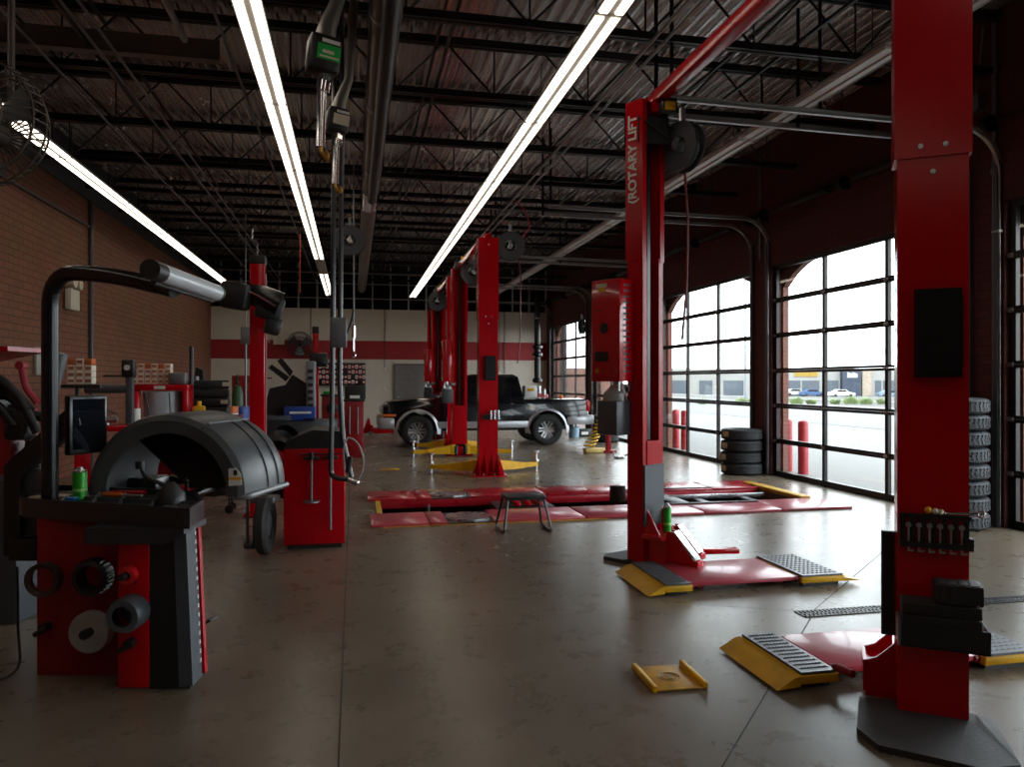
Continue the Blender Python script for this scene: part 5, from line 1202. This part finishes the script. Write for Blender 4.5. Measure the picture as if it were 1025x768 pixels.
for i, (x, h) in enumerate(((-.3, .3), (-.18, .45), (-.05, .25), (.05, .6))): q.cyl((x, 0, 0), (x, 0, h), .04, n=10)
q.tube([(.05, 0, .5), (-.1, 0, .62), (-.25, 0, .5)], .015, 6, .05)
solo('grey_fixture', 'cluster of steel arms clamped on the long red workbench', 'fixture', q, GRY, (atY(190, 0, 12).x, 12.2, 1.03))
q = MB().prism([(-.14, 0), (.16, 0), (.14, 1.0), (.06, 1.73), (-.04, 1.78), (-.12, 1.0)], -.1, .1, 'XZ')
solo('draped_cover', 'black pointed cover standing behind the black cases', 'cover', q, BLK, (atY(197, 0, 12.4).x, 12.62, 0))
# red pegboard with bottles at the back left
a = atY(232, 376, 16)
T = thing('gas_cart', 'red back board of a cart in the back left corner', 'cart', (a.x, 16, 0))
MB().box(0, .45, 0, .03, .2, a.z, .01).box(0, .45, -.4, .03, .1, .16).build('back_board', RED2, T); 
for x in (.05, .4): MB().cyl((x, -.2, .11), (x + .04, -.2, .11), .1, n=16).build('cart_wheel', BLK, T)
T = thing('gas_bottle', 'dark green gas bottle strapped on the cart in the back left corner', 'gas bottle', (a.x + .14, 15.78, .165)); MB().lathe([(0, 0), (.11, 0), (.11, 1.15), (.06, 1.3), (.02, 1.32), (.02, 1.4), (0, 1.4)], n=20).build('bottle_body', mat('bottle_green', (52, 84, 50), .4), T); MB().torus((0, 0, 1.42), (1, 0, 0), .09, .02, 16, 6).build('valve_ring', BLK, T)
for u, m1, lab, rr in ((231, ORG, 'orange and white pail in front of the gas cart', .13), (241, BLU, 'blue drum in front of the gas cart, next to the orange pail', .17)):
    q = MB().cyl((0, 0, 0), (0, 0, .62), rr * 1.0, n=20); q.mi = 1; q.cyl((0, 0, .1), (0, 0, .5), rr * 1.01, n=20, caps=False) if u < 235 else q.cyl((0, 0, .25), (0, 0, .35), rr * 1.01, n=20, caps=False)
    p_ = atY(u, 407, 14.2 if u < 235 else 14.9)
    st_ = MB().box(-.2, .2, -.2, .2, 0, p_.z - .62, .01)
    solo('drum_stand', 'dark crate under the %s' % ('orange pail' if u < 235 else 'blue drum'), 'crate', st_, BLK, (p_.x, 14.2 if u < 235 else 14.9, 0)) if p_.z > .7 else None
    solo('drum', lab, 'drum', q, [m1, WHT], (p_.x, 14.2 if u < 235 else 14.9, max(0, p_.z - .62) + .001))
q = MB().box(-.45, .45, -.2, .2, 0, .1, .02)
T = thing('floor_jack', 'low red jack lying on the floor left of the pickup bumper', 'jack', tuple(fl(380, 436)), 10)
b = MB(); b.box(-.3, .6, -.12, -.06, .06, .2, .01); b.box(-.3, .6, .06, .12, .06, .2, .01); b.box(-.3, -.2, -.12, .12, .08, .3, .01); b.prism([(-.5, .06), (-.2, .1), (-.3, .5), (-.34, .5)], -.02, .02, 'XZ'); b.build('jack_frame', RED, T)
for x in (-.28, .55): MB().cyl((x, -.16, .07), (x, .16, .07), .065, n=14).build('jack_wheel', STL, T)
# ================================================================== outside
def ground(name, pts, m, z=None):
    b = MB(); b.add(pts, [tuple(range(len(pts)))]); return struct(name, b, m)
GX = XR + .75
g = MB(); xs = [(GX, -.02), (40, -.05), (75, -1.3), (320, -1.8)]
for (a, za), (c, zc) in zip(xs[:-1], xs[1:]):
    g.add([(a, -40, za), (c, -40, zc), (c, 320, zc), (a, 320, za)], [(0, 1, 2, 3)])
g.add([(-60, YB + 3.2, -.02), (GX, YB + 3.2, -.02), (GX, 320, -.02), (-60, 320, -.02)], [(0, 1, 2, 3)])
struct('trim_8', g, LOT)
g = MB()
for x0, x1 in ((17, 24), (30, 46)):
    g.add([(x0, -40, -.028 + .01), (x1, -40, -.028 + .004 if x1 < 40 else -.23), (x1, 320, -.028 + .004 if x1 < 40 else -.23), (x0, 320, -.028 + .01)], [(0, 1, 2, 3)])
struct('trim_9', g, ROAD)
BOL = mat('bollard_red', (150, 26, 36), .45, 0, .05, 4)
b0 = None
for i, (a, b_) in enumerate(BAYS):
    for dx, dy in ((0, -.12), (.0, -.62)):
        pass
spots = []
for a, b_ in BAYS[:5]: spots += [(7.42, b_ + .13), (7.42, b_ + .6)]
BL = [('red bollard outside the %s door, %s' % (d, q)) for d in ('farthest', 'fourth', 'third', 'middle', 'nearest') for q in ('nearer of the pair', 'farther of the pair')]
for (x, y), lab in zip(spots, BL):
    q = MB().lathe([(0, 0), (.085, 0), (.085, .86), (.07, .9), (.03, .92), (0, .925)], n=20)
    solo('bollard', lab, 'bollard', q, BOL, (x, y, -.02))
q = MB(); q.box(0, 3.2, 0, .3, 0, 2.15); q.box(-.3, .3, -.15, .45, 0, 2.4)
solo('brick_wall', 'low outdoor brick wall beyond the farthest door', 'wall', q, BRKOY, (8.3, 31, -.02))
# lamp post seen through the third door
def outp(u, v, D): return atD(u, v, D)
p_ = outp(746, 392, 60); T = thing('lamp_post', 'tall thin lamp post in the car park outside the third door', 'lamp post', (p_.x, p_.y, -.9))
MB().cyl((0, 0, 0), (0, 0, 13.5), .12, .08, n=10).build('pole', GRY, T); MB().box(-2.4, .2, -.15, .15, 13.4, 13.6).build('lamp_head', GRY, T)
# strip mall, facing the shop; frame: x right, y away, z up
MD = 150.0
mo = atD(840, V0, MD); ML = -math.degrees(TH); zg = 1.55 - 17 / 750 * MD
SM = thing('strip_mall', 'long white strip mall with dark shop windows across the street', 'building', (mo.x, mo.y, zg), ML)
def mx(u): return (u - 840) / 750 * MD
def mz(v): return (V0 - v) / 750 * MD + 1.55 - zg
WB_ = mat('mall_white', (134, 132, 128), .8, 0, .05, .2)
b = MB(); b.box(mx(640), mx(905), 0, 12, 0, mz(369)); b.build('mall_wall', WB_, SM)
b = MB()
for a, c in ((668, 688), (700, 713), (724, 745), (786, 801), (803, 820), (828, 839), (876, 882), (884, 900)): b.box(mx(a), mx(c), -.1, .2, .2, mz(381))
b.build('shop_window', mat('shop_glass', (62, 70, 78), .3), SM)
b = MB(); b.box(mx(841), mx(859), -1.2, .2, mz(381), mz(370)); b.box(mx(841), mx(859), -1.1, .2, 0, mz(381)); b.build('blue_storefront', mat('navy', (34, 46, 62), .5), SM)
b = MB(); b.box(mx(862), mx(871), -.6, .2, 0, mz(370)); b.build('stone_pier', mat('pier_tan', (146, 132, 118), .8, 0, .2, 2), SM)
for nm, u0, n_, vv, h_, m_, yy in (('navy_sign', 845.5, 6, 375.5, 1.0, WHT, -1.25), ('yellow_sign', 795, 14, 374.3, 1.1, mat('sign_yellow', (150, 120, 30), .5), -.15)):
    q = MB()
    for k in range(n_):
        x_ = mx(u0 + k * 1.7); q.box(x_, x_ + .26, yy, yy + .1, mz(vv) - h_ / 2, mz(vv) + h_ / 2 - (k % 3) * .12)
    q.build(nm, m_, SM)
def car(label, u, v, D, m, L=4.5, s=1):
    p_ = atD(u, v, D); T = thing('parked_car', label, 'car', tuple(p_), ML)
    b = MB(); b.prism([(-L / 2, .3), (L / 2, .3), (L / 2, .75), (L / 2 - .5, .85), (L / 4, .95), (L / 8, 1.4), (-L / 5, 1.42), (-L / 3, .98), (-L / 2, .88)], -.85, .85, 'XZ'); b.build('car_body', m, T)
    b = MB(); b.prism([(L / 4 - .25, .95), (L / 8 - .05, 1.33), (-L / 5 + .08, 1.35), (-L / 3 + .15, .98)], -.87, .87, 'XZ'); b.build('car_windows', WG, T)
    for x in (-L * .31, L * .31): MB().cyl((x, -.88, .32), (x, .88, .32), .32, n=16).build('wheel', RUB, T)
    return T
car('white car parked in front of the strip mall, centre', 842, 397.5, 142, WHT, 4.6)
car('blue car parked in front of the strip mall', 813, 397, 145, mat('car_blue', (44, 74, 112), .3))
car('white car parked left of the blue car', 796, 396.5, 147, mat('car_white', (170, 170, 170), .3))
car('pale blue car parked at the right of the mall', 890, 398, 144, mat('car_pale', (100, 116, 128), .3))
LEAF = mat('leaf_hazed', (126, 142, 96), .7, 0, .25, 2)  # leaf green made paler: washed-out haze put into the colour
def shrub(label, u, v, D, r, seed):
    rnd = random.Random(seed); p_ = atD(u, v, D); T = thing('shrub', label, 'shrub', tuple(p_), rnd.random() * 360)
    b = MB()
    for k in range(260):
        a, e, rr = rnd.random() * 6.28, rnd.random() ** .7, rnd.random() ** .4 * r * 1.35
        c = Vector((math.cos(a) * rr, math.sin(a) * rr, .0 + e * r * 2.0 * (1 - .5 * rr / r))); d = Vector((math.cos(a), math.sin(a), 1.2)).normalized() * (.12 + .2 * rnd.random()); w_ = d.orthogonal().normalized() * .04
        b.add([tuple(c - w_), tuple(c + w_), tuple(c + d)], [(0, 1, 2)])
    b.build('foliage', LEAF, T); b = MB()
    for k in range(5): b.cyl((0, 0, 0), (rnd.uniform(-.4, .4) * r, rnd.uniform(-.4, .4) * r, r * 1.5), .03, .01, 5)
    b.build('stems', mat('stem_brown', (110, 90, 66), .8), T)
for i, u in enumerate((797, 812, 836, 852, 867, 884, 703, 742, 752)):
    lab = ['leftmost pale green shrub seen through the middle door', 'second shrub from the left seen through the middle door, low', 'shrub just right of the first mullion of the middle door', 'tallest pale shrub seen through the middle door', 'shrub left of the second mullion of the middle door', 'shrub right of the second mullion of the middle door', 'low shrub seen through the left half of the third door', 'pale shrub seen at the right of the third door', 'shrub beside the lamp post outside the third door'][i]
    shrub(lab, u, 405, 52, [.26, .18, .2, .3, .24, .24, .16, .22, .15][i], i)
g = MB(); 
# ================================================================== lights, world, camera
w = bpy.data.worlds.new('sky'); bpy.context.scene.world = w; w.use_nodes = True
nt = w.node_tree; bg = nt.nodes['Background']
tc = nt.nodes.new('ShaderNodeTexCoord'); sx = nt.nodes.new('ShaderNodeSeparateXYZ'); rp = nt.nodes.new('ShaderNodeValToRGB')
nt.links.new(tc.outputs['Generated'], sx.inputs[0]); nt.links.new(sx.outputs['Z'], rp.inputs['Fac'])
rp.color_ramp.elements[0].color = (.89, .945, 1, 1); rp.color_ramp.elements[1].color = (.84, .92, 1, 1)
nt.links.new(rp.outputs['Color'], bg.inputs['Color']); bg.inputs['Strength'].default_value = 7.0
cam = bpy.data.cameras.new('camera'); cam.sensor_width = 36; cam.lens = F / 1025 * 36; cam.shift_y = -2 / 1025; cam.clip_start = .05; cam.clip_end = 1000
co = bpy.data.objects.new('camera', cam); C.objects.link(co); co.location = (0, 0, H); co.rotation_euler = (R(90), 0, -TH)
sc = bpy.context.scene; sc.camera = co
sc.view_settings.view_transform = 'Standard'; sc.view_settings.look = 'None'; sc.view_settings.gamma = 1; sc.view_settings.exposure = .15
sc.view_settings.use_curve_mapping = False
try:
    sc.cycles.use_denoising = True; sc.cycles.denoiser = 'OPENIMAGEDENOISE'
    sc.cycles.max_bounces = 10; sc.cycles.diffuse_bounces = 5; sc.cycles.glossy_bounces = 5; sc.cycles.transparent_max_bounces = 12
    sc.cycles.use_light_tree = True; sc.cycles.sample_clamp_indirect = 6; sc.cycles.caustics_reflective = False; sc.cycles.caustics_refractive = False
except Exception: pass
